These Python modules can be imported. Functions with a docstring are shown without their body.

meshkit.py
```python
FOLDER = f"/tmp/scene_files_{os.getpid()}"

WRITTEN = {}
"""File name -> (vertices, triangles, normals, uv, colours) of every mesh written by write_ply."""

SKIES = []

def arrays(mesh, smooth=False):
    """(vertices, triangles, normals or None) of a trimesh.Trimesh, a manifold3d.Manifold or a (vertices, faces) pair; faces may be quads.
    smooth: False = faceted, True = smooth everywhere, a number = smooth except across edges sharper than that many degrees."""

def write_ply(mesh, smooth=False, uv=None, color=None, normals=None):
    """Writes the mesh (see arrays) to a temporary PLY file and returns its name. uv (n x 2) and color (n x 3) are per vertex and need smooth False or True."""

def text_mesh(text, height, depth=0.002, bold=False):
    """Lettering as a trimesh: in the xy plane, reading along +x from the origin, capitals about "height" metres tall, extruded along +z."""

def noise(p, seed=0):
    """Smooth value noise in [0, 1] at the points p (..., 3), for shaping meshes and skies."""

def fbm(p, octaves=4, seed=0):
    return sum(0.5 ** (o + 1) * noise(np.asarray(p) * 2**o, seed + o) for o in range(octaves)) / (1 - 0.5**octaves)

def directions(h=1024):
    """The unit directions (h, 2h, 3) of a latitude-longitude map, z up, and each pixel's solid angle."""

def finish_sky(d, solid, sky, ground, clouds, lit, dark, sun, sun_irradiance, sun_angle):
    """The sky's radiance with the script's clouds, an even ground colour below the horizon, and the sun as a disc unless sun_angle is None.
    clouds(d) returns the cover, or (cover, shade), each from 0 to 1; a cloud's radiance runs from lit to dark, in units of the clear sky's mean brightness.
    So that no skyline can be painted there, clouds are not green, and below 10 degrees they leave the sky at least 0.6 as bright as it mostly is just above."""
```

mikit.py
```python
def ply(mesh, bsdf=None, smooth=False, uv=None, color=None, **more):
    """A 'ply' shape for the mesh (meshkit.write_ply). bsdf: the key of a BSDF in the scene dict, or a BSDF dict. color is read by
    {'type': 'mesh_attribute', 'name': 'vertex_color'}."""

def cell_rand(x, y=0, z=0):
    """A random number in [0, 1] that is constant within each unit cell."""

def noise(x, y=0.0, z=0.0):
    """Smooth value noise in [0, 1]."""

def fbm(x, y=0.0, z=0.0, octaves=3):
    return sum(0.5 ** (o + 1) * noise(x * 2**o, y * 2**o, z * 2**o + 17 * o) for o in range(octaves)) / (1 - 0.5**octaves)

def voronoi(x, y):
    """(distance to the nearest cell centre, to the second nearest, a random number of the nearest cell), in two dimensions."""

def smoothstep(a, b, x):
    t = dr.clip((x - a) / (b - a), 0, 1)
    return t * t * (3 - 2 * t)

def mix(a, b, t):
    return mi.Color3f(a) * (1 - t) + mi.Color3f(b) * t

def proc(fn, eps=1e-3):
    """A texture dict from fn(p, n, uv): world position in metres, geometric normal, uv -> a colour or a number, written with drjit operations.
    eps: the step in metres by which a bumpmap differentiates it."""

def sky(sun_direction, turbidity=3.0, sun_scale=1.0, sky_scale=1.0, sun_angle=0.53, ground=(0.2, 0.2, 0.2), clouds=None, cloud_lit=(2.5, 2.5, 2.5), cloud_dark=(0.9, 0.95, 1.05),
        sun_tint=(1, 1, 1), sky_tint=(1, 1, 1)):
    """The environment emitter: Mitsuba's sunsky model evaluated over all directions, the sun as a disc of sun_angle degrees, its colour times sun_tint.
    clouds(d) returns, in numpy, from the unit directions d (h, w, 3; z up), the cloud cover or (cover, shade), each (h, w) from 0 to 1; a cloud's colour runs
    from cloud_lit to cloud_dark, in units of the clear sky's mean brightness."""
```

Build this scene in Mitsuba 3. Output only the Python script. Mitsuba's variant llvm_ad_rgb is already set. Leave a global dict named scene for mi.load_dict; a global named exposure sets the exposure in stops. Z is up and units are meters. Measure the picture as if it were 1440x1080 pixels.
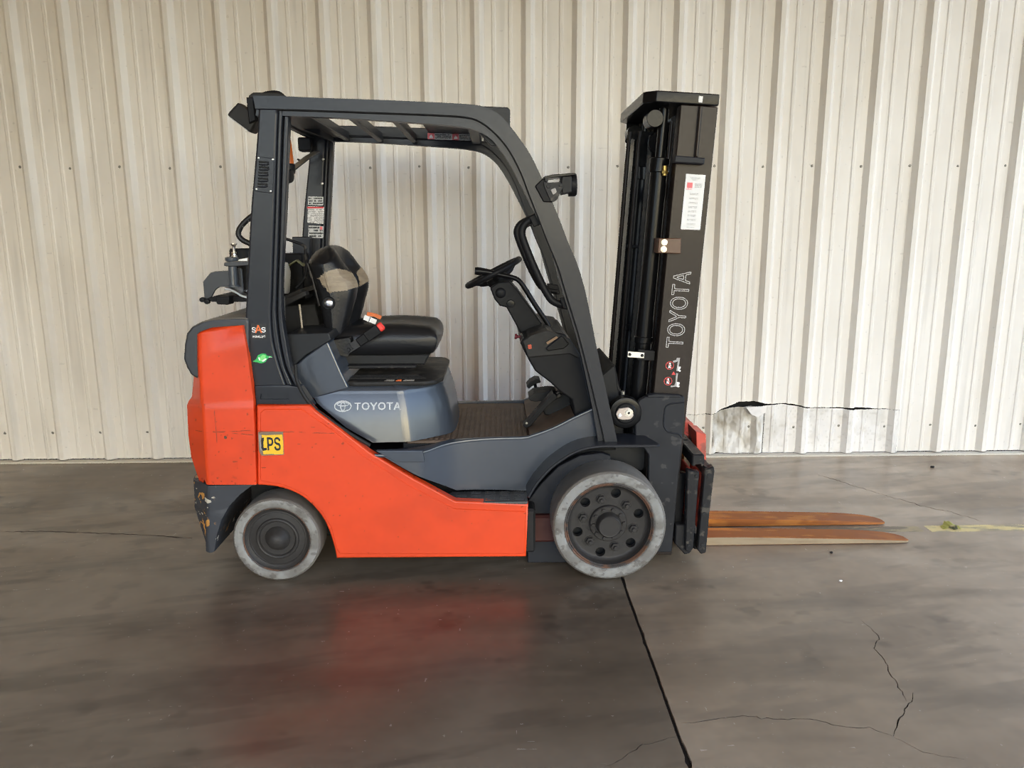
import math, random
import numpy as np
import trimesh
import drjit as dr
import mitsuba as mi
import manifold3d as m3
from shapely.geometry import Polygon, LineString, box as sbox
from shapely.ops import unary_union
import mapbox_earcut
import mikit, meshkit
from mikit import noise, fbm, smoothstep, mix, proc, voronoi

scene = {'type': 'scene'}
labels = {}
T = mi.ScalarTransform4f

# ---------------------------------------------------------------- camera
CAM = np.array([0.0, -4.9167, 1.4831])
RIGHT = np.array([0.999794, -0.019973, -0.003606]); FWD = np.array([0.018874, 0.980279, -0.196715]); UP = np.array([0.007464, 0.196607, 0.980454])
scene['camera'] = {'type': 'perspective', 'fov': 67.38, 'fov_axis': 'x', 'near_clip': 0.05, 'far_clip': 400.0,
                   'to_world': T().look_at(origin=CAM.tolist(), target=(CAM + FWD).tolist(), up=UP.tolist())}

# ---------------------------------------------------------------- sky: a hazy evening, brighter to the right, the sun itself veiled
def cloud_cover(d):
    n = meshkit.fbm(d.reshape(-1, 3) * [2.5, 2.5, 7.0] + 3.1).reshape(d.shape[:2])
    n = (n - n.min()) / (n.max() - n.min())
    return np.clip(0.15 + 0.7 * (n - 0.4), 0, 0.8), np.clip(0.7 * n, 0, 1)
scene['sky'] = mikit.sky((0.30, -0.95, 0.16), turbidity=2.8, sun_scale=0.0, sky_scale=1.0, ground=(0.16, 0.13, 0.10), sky_tint=(0.90, 1.04, 1.46),
                         clouds=cloud_cover, cloud_lit=(1.35, 1.40, 1.50), cloud_dark=(0.85, 0.95, 1.10))
exposure = 5.05


# ---------------------------------------------------------------- mesh helpers
def A(x): return np.asarray(x, float)
def cat(*ms):
    ms = [m for m in ms if m is not None]
    return trimesh.util.concatenate(ms)
def mesh(v, f): return trimesh.Trimesh(A(v), np.asarray(f, int), process=False)
def ccw(p):
    p = A(p)
    a = 0.5 * np.sum(p[:, 0] * np.roll(p[:, 1], -1) - np.roll(p[:, 0], -1) * p[:, 1])
    return p if a > 0 else p[::-1]
def crom(pts, n=6, closed=False):
    """Catmull-Rom through the points."""
    P = A(pts)
    out = []
    N = len(P)
    for i in range(N if closed else N - 1):
        if closed: p0, p1, p2, p3 = P[(i - 1) % N], P[i], P[(i + 1) % N], P[(i + 2) % N]
        else: p0, p1, p2, p3 = P[max(i - 1, 0)], P[i], P[i + 1], P[min(i + 2, N - 1)]
        for t in np.linspace(0, 1, n, endpoint=False):
            out.append(0.5 * (2 * p1 + (p2 - p0) * t + (2 * p0 - 5 * p1 + 4 * p2 - p3) * t * t + (3 * p1 - p0 - 3 * p2 + p3) * t ** 3))
    if not closed: out.append(P[-1])
    return A(out)
def rnd(pts, r=0.01, n=4):
    """Round the corners of a closed polygon with radius up to r (a number or one per corner)."""
    P = ccw(pts); N = len(P); out = []
    rr = [r] * N if np.isscalar(r) else list(r)
    for i in range(N):
        a, b, c = P[i - 1], P[i], P[(i + 1) % N]
        la, lc = np.linalg.norm(a - b), np.linalg.norm(c - b)
        if la < 1e-9 or lc < 1e-9: continue
        u, v = (a - b) / la, (c - b) / lc
        ang = math.acos(max(-1, min(1, u @ v)))
        if ang > 2.9 or rr[i] <= 0: out.append(b); continue
        d = min(rr[i] / math.tan(ang / 2), 0.45 * la, 0.45 * lc)
        p, q = b + u * d, b + v * d
        for t in np.linspace(0, 1, n + 1): out.append((1 - t) ** 2 * p + 2 * t * (1 - t) * b + t * t * q)
    return A(out)
def inset(p, d):
    p = A(p); n = len(p)
    e = np.roll(p, -1, 0) - p
    e /= np.maximum(np.linalg.norm(e, axis=1, keepdims=True), 1e-9)
    nn = np.stack([-e[:, 1], e[:, 0]], 1)
    m = nn + np.roll(nn, 1, 0)
    l2 = np.maximum((m * m).sum(1, keepdims=True), 0.5)
    return p + d * 2 * m / l2
def cap(poly):
    v, f = trimesh.creation.triangulate_polygon(poly, engine='earcut')
    return A(v), np.asarray(f)
AX = {'y': lambda u, v, a: np.stack([u, a, v], -1), 'x': lambda u, v, a: np.stack([a, u, v], -1), 'z': lambda u, v, a: np.stack([u, v, a], -1)}
def prism(pts, a0, a1, b=0.004, axis='y', holes=(), steps=1):
    """Extrusion of an outline between a0 and a1 along an axis, its two rims chamfered by b."""
    a0, a1 = min(a0, a1), max(a0, a1)
    f3 = AX[axis]
    rings = [ccw(pts)] + [ccw(h)[::-1] for h in holes]
    b = min(b, 0.45 * (a1 - a0))
    while b > 1e-4 and not all(Polygon(inset(r, b)).is_valid and abs(Polygon(inset(r, b)).area - Polygon(r).area) < 0.9 * LineString(np.vstack([r, r[:1]])).length * b * 1.3 for r in rings): b *= 0.6
    if b > 1e-4:
        lev = [(b * (1 - math.sin(t)), b * (1 - math.cos(t))) for t in np.linspace(0, math.pi / 2, steps + 1)]
        L = [(d, a0 + e) for d, e in lev] + [(d, a1 - e) for d, e in lev[::-1]]
    else: L = [(0, a0), (0, a1)]
    V, F, n0 = [], [], 0
    for r in rings:
        k = len(r)
        for d, a in L:
            q = inset(r, d) if d else r
            V.append(f3(q[:, 0], q[:, 1], np.full(k, a)))
        for j in range(len(L) - 1):
            i0 = n0 + j * k + np.arange(k); i1 = n0 + j * k + (np.arange(k) + 1) % k
            F += [np.stack([i0, i1, i1 + k], 1), np.stack([i0, i1 + k, i0 + k], 1)]
        n0 += k * len(L)
    for which in (0, -1):
        d, a = L[which]
        q = [inset(r, d) if d else r for r in rings]
        v, f = cap(Polygon(q[0], q[1:]))
        V.append(f3(v[:, 0], v[:, 1], np.full(len(v), a)))
        up = np.cross(v[f[:, 1]] - v[f[:, 0]], v[f[:, 2]] - v[f[:, 0]])
        f = np.where((up > 0)[:, None], f, f[:, ::-1])
        F.append((f if which else f[:, ::-1]) + n0); n0 += len(v)
    m = mesh(np.vstack(V), np.vstack(F))
    if axis == 'y': m.invert()
    return m
def rbox(x0, x1, y0, y1, z0, z1, b=0.004):
    x0, x1 = min(x0, x1), max(x0, x1); y0, y1 = min(y0, y1), max(y0, y1); z0, z1 = min(z0, z1), max(z0, z1)
    b = min(b, 0.45 * min(x1 - x0, y1 - y0, z1 - z0))
    P = []
    for x, sx in ((x0, 1), (x1, -1)):
        for y, sy in ((y0, 1), (y1, -1)):
            for z, sz in ((z0, 1), (z1, -1)):
                P += [(x + sx * b, y + sy * b, z), (x + sx * b, y, z + sz * b), (x, y + sy * b, z + sz * b)]
    return trimesh.convex.convex_hull(A(P))
def xf(m, M=None, t=(0, 0, 0)):
    m = m.copy()
    if M is not None: m.vertices = m.vertices @ A(M).T
    m.vertices = m.vertices + A(t)
    return m
def frame_to(d, up=(0, 0, 1)):
    """A rotation whose z axis is d."""
    z = A(d) / np.linalg.norm(d)
    u = A(up)
    if abs(z @ u) > 0.95: u = A((1, 0, 0))
    x = np.cross(u, z); x /= np.linalg.norm(x)
    return np.stack([x, np.cross(z, x), z], 1)
def lathe(prof, c=(0, 0, 0), d=(0, -1, 0), n=48):
    """Profile [(radius, height)] turned about the direction d through c."""
    prof = A(prof); k = len(prof)
    a = np.linspace(0, 2 * math.pi, n, endpoint=False)
    V = np.stack([prof[None, :, 0] * np.cos(a)[:, None], prof[None, :, 0] * np.sin(a)[:, None], np.repeat(prof[None, :, 1], n, 0)], -1).reshape(-1, 3)
    F = []
    for i in range(n):
        j = (i + 1) % n
        for q in range(k - 1):
            F += [(i * k + q, j * k + q, j * k + q + 1), (i * k + q, j * k + q + 1, i * k + q + 1)]
    m = trimesh.Trimesh(V, F, process=True)
    m.update_faces(m.nondegenerate_faces())
    if m.volume < 0: m.invert()
    return xf(m, frame_to(d), c)
def cyl(p, q, r, n=20, b=0.0015):
    p, q = A(p), A(q); L = np.linalg.norm(q - p); b = min(b, 0.3 * L, 0.5 * r)
    return lathe([(0, 0), (r - b, 0), (r, b), (r, L - b), (r - b, L), (0, L)], p, q - p, n)
def hexnut(c, d, r, h, hole=0.0):
    a = np.arange(6) * math.pi / 3
    o = np.stack([r * np.cos(a), r * np.sin(a)], 1)
    return xf(prism(o, 0, h, 0.12 * h, 'z'), frame_to(d), c)
def tube(path, r, n=10, closed=False, flat=1.0):
    P = A(path); N = len(P)
    tan = (np.roll(P, -1, 0) - np.roll(P, 1, 0)) if closed else np.gradient(P, axis=0)
    tan /= np.maximum(np.linalg.norm(tan, axis=1, keepdims=True), 1e-9)
    u = np.cross(tan[0], (0.0, 1.0, 0.02)); u /= np.linalg.norm(u)
    V, R_ = [], (np.full(N, r) if np.isscalar(r) else A(r))
    a = np.linspace(0, 2 * math.pi, n, endpoint=False)
    for i in range(N):
        u = u - tan[i] * (u @ tan[i]); u /= np.linalg.norm(u)
        w = np.cross(tan[i], u)
        V.append(P[i] + R_[i] * (np.cos(a)[:, None] * u + flat * np.sin(a)[:, None] * w))
    V = np.vstack(V); F = []
    for i in range(N if closed else N - 1):
        j = (i + 1) % N
        for k in range(n):
            l = (k + 1) % n
            F += [(i * n + k, i * n + l, j * n + l), (i * n + k, j * n + l, j * n + k)]
    if not closed:
        V = np.vstack([V, P[:1], P[-1:]]); s, e = N * n, N * n + 1
        for k in range(n):
            l = (k + 1) % n
            F += [(s, l, k), (e, (N - 1) * n + k, (N - 1) * n + l)]
    m = mesh(V, F)
    return m
def loft(rings, closed_caps=True):
    """Rings of equal count joined one to the next, both ends capped by fans about their centres."""
    R_ = [A(r) for r in rings]; k = len(R_[0]); V = np.vstack(R_); F = []
    for j in range(len(R_) - 1):
        i0 = j * k + np.arange(k); i1 = j * k + (np.arange(k) + 1) % k
        F += [np.stack([i0, i1, i1 + k], 1), np.stack([i0, i1 + k, i0 + k], 1)]
    F = np.vstack(F)
    if closed_caps:
        V = np.vstack([V, R_[0].mean(0), R_[-1].mean(0)]); s = len(V) - 2; b = (len(R_) - 1) * k
        i0, i1 = np.arange(k), (np.arange(k) + 1) % k
        F = np.vstack([F, np.stack([i1, i0, np.full(k, s)], 1), np.stack([b + i0, b + i1, np.full(k, s + 1)], 1)])
    m = mesh(V, F)
    if m.volume < 0: m.invert()
    return m
def mani(m):
    m = trimesh.Trimesh(m.vertices, m.faces, process=True); m.merge_vertices(merge_tex=True, merge_norm=True)
    return m3.Manifold(m3.Mesh(np.asarray(m.vertices, np.float32), np.asarray(m.faces, np.uint32)))
def tri(M):
    q = M.to_mesh()
    return trimesh.Trimesh(np.asarray(q.vert_properties)[:, :3], np.asarray(q.tri_verts), process=False)
def cut(a, *bs):
    M = mani(a)
    for b in bs: M = M - mani(b)
    return tri(M)
def meet(a, b): return tri(mani(a) ^ mani(b))
def fuse(*ms):
    M = mani(ms[0])
    for q in ms[1:]: M = M + mani(q)
    return tri(M)
def path_band(pts, w):
    """A closed outline of width w about an open path (2-D)."""
    return np.array(LineString(A(pts)).buffer(w / 2, cap_style=2, join_style=1).exterior.coords)[:-1]

# ---------------------------------------------------------------- scene bookkeeping
def key_free(k):
    if k not in scene and k not in used: return k
    i = 1
    while '%s_%03d' % (k, i) in scene or '%s_%03d' % (k, i) in used: i += 1
    return '%s_%03d' % (k, i)
used = set()
def add(key, m, mat, smooth=32, **lab):
    """One shape of the scene under the next free number of its key; words in lab become its labels."""
    key = key_free(key); used.add(key)
    v, f = np.asarray(m.vertices), np.asarray(m.faces)
    a = np.linalg.norm(np.cross(v[f[:, 1]] - v[f[:, 0]], v[f[:, 2]] - v[f[:, 0]]), axis=1)
    m = trimesh.Trimesh(v, f[a > 1e-12], process=False)
    scene[key] = mikit.ply(m, mat, smooth=smooth)
    if lab: labels[key] = lab
    return key

# ---------------------------------------------------------------- materials
def rgb(*c): return {'type': 'rgb', 'value': list(c)}
def pri(name, base, rough, metallic=0.0, spec=0.5, coat=0.0, coat_gloss=0.9, bump=None, bs=1.0, **kw):
    d = {'type': 'principled', 'base_color': base if isinstance(base, dict) else rgb(*base), 'roughness': rough, 'metallic': metallic, 'specular': spec}
    if coat: d.update(clearcoat=coat, clearcoat_gloss=coat_gloss)
    d.update(kw)
    if bump is not None: d = {'type': 'bumpmap', 'arbitrary': bump, 'scale': bs, 'bsdf': d}
    scene[name] = {'type': 'twosided', 'bsdf': d}
    return name

def steel_paint(p, n, uv):
    g = fbm(p.x * 3, p.y * 3, p.z * 1.2, 4)
    drip = smoothstep(0.55, 0.8, fbm(p.x * 22, 0, p.z * 0.9 + 3, 3)) * 0.10
    speck = smoothstep(0.93, 0.96, noise(p.x * 45, p.y * 45, p.z * 40)) * 0.12
    return mix((0.68, 0.645, 0.59), (0.63, 0.59, 0.53), smoothstep(0.3, 0.7, g)) * (1 - drip - speck)
def grimy_paint(p, n, uv):
    g = fbm(p.x * 14, p.y * 14, p.z * 10, 4)
    d = smoothstep(0.42, 0.70, fbm(p.x * 7 + 5, p.y * 7, p.z * 7, 4))
    s = smoothstep(0.70, 0.80, fbm(p.x * 45, p.y * 30, p.z * 18, 2)) * 0.5
    return mix(mix((0.62, 0.60, 0.56), (0.52, 0.49, 0.43), smoothstep(0.35, 0.65, g)), (0.30, 0.27, 0.22), 0.75 * d + 0.4 * s)
def concrete(p, n, uv):
    a = fbm(p.x * 0.9 + 7, p.y * 0.9, 0, 4)
    b = fbm(p.x * 3.5, p.y * 9, 2, 4)
    c = fbm(p.x * 18, p.y * 18, 5, 3)
    sw = smoothstep(0.52, 0.72, fbm((p.x + 0.5 * p.y) * 2.2, (p.y - 0.25 * p.x) * 11, 9, 4))
    spots = smoothstep(0.60, 0.85, fbm(p.x * 10, p.y * 13, 1, 3)) * smoothstep(0.45, 0.75, noise(p.x * 1.5, p.y * 2.5, 4))
    pale = smoothstep(0.965, 0.985, noise(p.x * 60, p.y * 60, 8))
    long = smoothstep(0.50, 0.75, fbm(p.x * 1.1 + 3, p.y * 5.5, 6, 4))
    base = mix((0.172, 0.128, 0.084), (0.262, 0.206, 0.145), smoothstep(0.3, 0.7, a))
    base = mix(base, (0.130, 0.100, 0.070), 0.55 * sw + 0.25 * smoothstep(0.55, 0.7, b))
    slab_tone = dr.select(p.x < 0.533, mi.Float(0.72), mi.Float(1.46))   # base tone darker left of the joint, lighter right of it
    return base * slab_tone * (0.90 + 0.20 * c) * (1 - 0.30 * spots) * (1 - 0.22 * long) + mi.Color3f(0.12) * pale
def concrete_rough(p, n, uv):
    return 0.30 + 0.14 * smoothstep(0.35, 0.7, fbm(p.x * 2.4, p.y * 4.5, 3, 4))
def tape_paint(p, n, uv):
    w = smoothstep(0.50, 0.70, fbm(p.x * 9, p.y * 40, 0, 4) + 0.12 * noise(p.x * 60, p.y * 60, 2) - 0.06)
    return mix((0.66, 0.53, 0.24), (0.34, 0.28, 0.18), w)
pri('mat_wall', proc(steel_paint), 0.42, spec=0.4)
pri('mat_wall_dirty', proc(grimy_paint), 0.5, spec=0.35)
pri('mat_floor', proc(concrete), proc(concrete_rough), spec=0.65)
pri('mat_crack', (0.018, 0.015, 0.012), 0.9)
pri('mat_joint', (0.02, 0.017, 0.014), 0.9)
pri('mat_void', (0.012, 0.011, 0.010), 0.95)
pri('mat_sill', (0.50, 0.46, 0.38), 0.7)
pri('mat_roof', (0.80, 0.58, 0.36), 0.6)  # warm tan picked for the bounce it throws onto the back wall
def patch_paint(p, n, uv):
    d = smoothstep(0.45, 0.75, fbm(p.x * 9 + 2, p.y * 9, p.z * 6, 4))
    return mix((0.64, 0.61, 0.57), (0.45, 0.42, 0.37), 0.6 * d + 0.3 * smoothstep(0.74, 0.8, noise(p.x * 70, 0, p.z * 50)))
pri('mat_wall_dirty2', proc(patch_paint), 0.45)
pri('mat_tape', proc(tape_paint), 0.6)
pri('mat_screw', (0.20, 0.19, 0.17), 0.45, metallic=0.6)


# ---------------------------------------------------------------- the setting
IN = 0.0254
RIB0 = -2.908 + 0.016          # left foot of the rib of screw column 0
PROF = [(0, 0), (1.1, 1.25), (2.2, 1.25), (3.3, 0), (5.0, 0), (5.25, .17), (5.85, .17), (6.1, 0), (8.95, 0), (9.2, .17), (9.8, .17), (10.05, 0)]
WALL_TOP = 4.4
TEAR = [(1.232, 0.282), (1.308, 0.281), (1.412, 0.290), (1.467, 0.309), (1.514, 0.328), (1.597, 0.351), (1.711, 0.355), (1.787, 0.345), (1.881, 0.353), (1.957, 0.343), (2.073, 0.323), (2.244, 0.321), (2.377, 0.316), (2.511, 0.312), (2.654, 0.308)]
GAP = A([0.0015, 0.002, 0.003, 0.005, 0.014, 0.034, 0.034, 0.006, 0.004, 0.010, 0.003, 0.004, 0.016, 0.003, 0.002])
TEAR = A(TEAR)
X_T0, X_T1 = TEAR[0, 0], TEAR[-1, 0]
def prof_d(x):
    u = ((x - RIB0) / IN) % 12.0
    pu = A([q[0] for q in PROF] + [12]); pd = A([q[1] for q in PROF] + [0])
    return np.interp(u, pu, pd) * IN
def prof_x(x0, x1, fine=None):
    k0, k1 = math.floor((x0 - RIB0) / (12 * IN)) - 1, math.ceil((x1 - RIB0) / (12 * IN)) + 1
    xs = [RIB0 + k * 12 * IN + q[0] * IN for k in range(k0, k1 + 1) for q in PROF]
    if fine: xs += list(np.arange(x0, x1, fine))
    xs = sorted(set(round(x, 5) for x in xs if x0 < x < x1) | {round(x0, 5), round(x1, 5)})
    return A(xs)
def sheet(xs, zs_of, off=0.0, bend=None):
    """A ribbed sheet: columns xs, rows zs_of(x) (the same number for each), facing -y; bend(x, z) moves a point towards the room."""
    Z = np.stack([zs_of(x) for x in xs])
    n, m = Z.shape
    X = np.repeat(xs[:, None], m, 1)
    D = np.repeat(prof_d(xs)[:, None], m, 1) + off
    if bend is not None:
        dd = bend(X, Z); D = D + dd
    V = np.stack([X, -D, Z], -1).reshape(-1, 3)
    i = np.arange(n - 1)[:, None] * m + np.arange(m - 1)[None]
    i = i.ravel()
    return mesh(V, np.vstack([np.stack([i, i + m, i + m + 1], 1), np.stack([i, i + m + 1, i + 1], 1)]))
PANEL = 36 * IN
first = RIB0 - 0.004 - 7 * PANEL
n_panels = 0
for i in range(19):
    x0, x1 = first + i * PANEL, first + (i + 1) * PANEL + 2.6 * IN
    off = 0.0015 * (i % 2)
    if x1 > X_T0 and x0 < X_T1:
        xs = prof_x(x0, x1, 0.006)
        def zs_of(x):
            if X_T0 < x < X_T1: lo = np.interp(x, TEAR[:, 0], TEAR[:, 1]) + 0.5 * np.interp(x, TEAR[:, 0], GAP) + 0.002 * math.sin(90 * x) * math.sin(31 * x)
            else: lo = 0.018
            return np.concatenate([lo + A([0, .004, .009, .015, .023, .034, .05, .075, .11]), np.linspace(lo + 0.16, WALL_TOP, 4)])
        def bend(X, Z):
            inside = (X > X_T0) & (X < X_T1)
            lo = np.interp(X, TEAR[:, 0], TEAR[:, 1])
            g = np.interp(X, TEAR[:, 0], GAP)
            h = np.maximum(Z - lo, 0)
            return np.where(inside, (0.15 * g + 0.003 * meshkit.noise(np.stack([X * 30, Z * 20, 0 * X], -1))) * np.exp(-h / 0.02), 0)
        m = sheet(xs, zs_of, off, bend)
    else:
        xs = prof_x(x0, x1)
        m = sheet(xs, lambda x: A([0.018, 0.5, WALL_TOP]), off)
    add('wall_back__panel', m, 'mat_wall', smooth=False)
labels['wall_back'] = {'kind': 'structure'}

# the torn lower sheets on the right, dented and grimy
def crumple(X, Z):
    n1 = meshkit.fbm(np.stack([X * 11, Z * 9, 0 * X + 1], -1)) - 0.5
    n2 = meshkit.fbm(np.stack([X * 34, Z * 22, 0 * X + 4], -1)) - 0.5
    ridge = 1 - np.abs(2 * meshkit.noise(np.stack([X * 16 + 0.5 * Z, Z * 7, 0 * X + 9], -1)) - 1)
    return n1, n2, ridge
X_MID = (1.768, 0.194)[0]
X_BAD = (1.416, 0.198)[0]
def patch(x0, x1, amp, off):
    xs = prof_x(x0, x1, 0.005)
    def zs_of(x):
        t = np.interp(x, TEAR[:, 0], TEAR[:, 1]) - 0.5 * np.interp(x, TEAR[:, 0], GAP) - 0.001
        return np.linspace(0.016, t, 44)
    def bend(X, Z):
        n1, n2, rd = crumple(X, Z)
        e = np.minimum(1, np.minimum(X - x0, x1 - X) / 0.02 + 0.15)
        return amp * e * (0.035 * n1 + 0.012 * n2 + 0.008 * rd) - amp * 0.006
    return sheet(xs, zs_of, off, bend)
add('wall_back__patch_sheet', patch(X_T0, X_BAD, 0.12, 0.0), 'mat_wall', smooth=False)
add('wall_back__patch_sheet', patch(X_BAD, X_MID, 1.5, 0.001), 'mat_wall_dirty', smooth=25)
add('wall_back__patch_sheet', patch(X_MID, X_T1, 0.28, 0.0022), 'mat_wall_dirty2', smooth=25)
add('wall_back__insulation', prism([(-9.0, 0.0), (9.0, 0.0), (9.0, WALL_TOP), (-9.0, WALL_TOP)], 0.05, 0.07, 0), 'mat_void', smooth=False)  # near-black sheet standing in for the shaded cavity behind the tear

fl = [(1.631, 0.336), (1.768, 0.342), (1.761, 0.301), (1.706, 0.273), (1.667, 0.288)]
m = prism(fl, -0.002, 0.0, 0); v = m.vertices.copy(); v[:, 1] += -0.030 - 0.25 * (fl[0][1] - v[:, 2]); m.vertices = v
add('wall_back__bent_flap', m, 'mat_wall_dirty2', smooth=False)
# a punched hole and scrapes low down on the left
hz = [(-2.149, 0.241), (-2.103, 0.240), (-2.108, 0.228), (-2.129, 0.200), (-2.141, 0.219)]
add('wall_back__punched_hole', prism(hz, -0.0012, 0.0, 0), 'mat_void', smooth=False)  # nothing cut: near-black plate painted for the shade inside the hole
add('wall_back__bent_flap', prism([(-2.137, 0.219), (-2.108, 0.231), (-2.112, 0.214), (-2.130, 0.195)], -0.009, -0.006, 0), 'mat_wall_dirty2', smooth=False)
add('wall_back__scrape', prism([(-2.808, 0.148), (-2.739, 0.149), (-2.665, 0.156), (-2.740, 0.144)], -0.0012, 0.0, 0), 'mat_crack', smooth=False)
# screws of the two girt lines
def screw(x, z):
    c = (x, -prof_d(A([x]))[0], z)
    return cat(lathe([(0, 0), (0.0085, 0), (0.0085, 0.0012), (0.006, 0.0025), (0, 0.0025)], A(c), (0, -1, 0), 14), hexnut(A(c) + (0, -0.0022, 0), (0, -1, 0), 0.005, 0.005))
for row, zz in enumerate((0.1937, 1.8652, 3.4)):
    for n in range(-4, 25):
        x = -2.908 + n * 0.3048
        jit = 0.004 * math.sin(n * 7.3 + row * 2.1)
        if row == 2 and not -2 <= n <= 22: continue
        add('wall_back__screw', screw(x + jit, zz + 0.006 * math.sin(n * 3.1 + row)), 'mat_screw')

# sill angle under the sheets
add('trim_1', prism([(-0.0, 0.0), (-0.052, 0.0), (-0.052, 0.009), (-0.045, 0.012), (-0.0, 0.012)], -9.0, 9.0, 0, axis='x'), 'mat_sill', smooth=False, kind='structure')

# floor: two slabs either side of the sawn joint, cracks cut into them, on a dark bed
def crack(pts, w, seed, amp=0.012):
    r = np.random.RandomState(seed); P = A(pts); out = []
    for a, b in zip(P[:-1], P[1:]):
        k = max(2, int(np.linalg.norm(b - a) / 0.018))
        for t in np.linspace(0, 1, k, endpoint=False): out.append(a + t * (b - a) + r.uniform(-1, 1, 2) * amp * (0.35 if t == 0 else 0.5))
    out.append(P[-1]); out = A(out)
    L, R2 = [], []
    tan = np.gradient(out, axis=0); tan /= np.linalg.norm(tan, axis=1, keepdims=True)
    nn = np.stack([-tan[:, 1], tan[:, 0]], 1)
    ww = w * r.uniform(0.25, 1.0, len(out)) * np.clip(np.minimum(np.arange(len(out)), len(out) - 1 - np.arange(len(out))) / 4.0, 0.15, 1)
    return Polygon(np.vstack([out + nn * ww[:, None] / 2, (out - nn * ww[:, None] / 2)[::-1]])).buffer(0.0004)
CR = [crack([(0.555, -2.825), (0.666, -2.811), (0.735, -2.795), (0.849, -2.812), (0.975, -2.819), (1.035, -2.851), (1.121, -2.860), (1.172, -2.905)], 0.0048, 1),
      crack([(1.172, -2.905), (1.222, -2.973), (1.269, -2.995), (1.323, -3.009)], 0.0042, 2),
      crack([(1.173, -2.902), (1.204, -2.859), (1.252, -2.801), (1.330, -2.718), (1.346, -2.687)], 0.005, 3),
      crack([(1.297, -2.732), (1.318, -2.638), (1.346, -2.511), (1.351, -2.418), (1.407, -2.336), (1.398, -2.214)], 0.0034, 4),
      crack([(0.526, -2.892), (0.461, -2.910), (0.405, -2.928), (0.335, -2.990), (0.293, -3.013)], 0.0032, 5),
      crack([(1.957, -0.411), (2.051, -0.578), (2.143, -0.733), (2.243, -0.891), (2.318, -0.995), (2.415, -1.083), (2.505, -1.238)], 0.008, 6, 0.02),
      crack([(-2.513, -1.217), (-2.302, -1.214), (-2.076, -1.239), (-1.776, -1.275), (-1.510, -1.328)], 0.016, 7, 0.01)]
cr = unary_union(CR).buffer(0)
r = np.random.RandomState(11)
ys = np.arange(-12.0, 0.06, 0.02)
JX = 0.533
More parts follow.
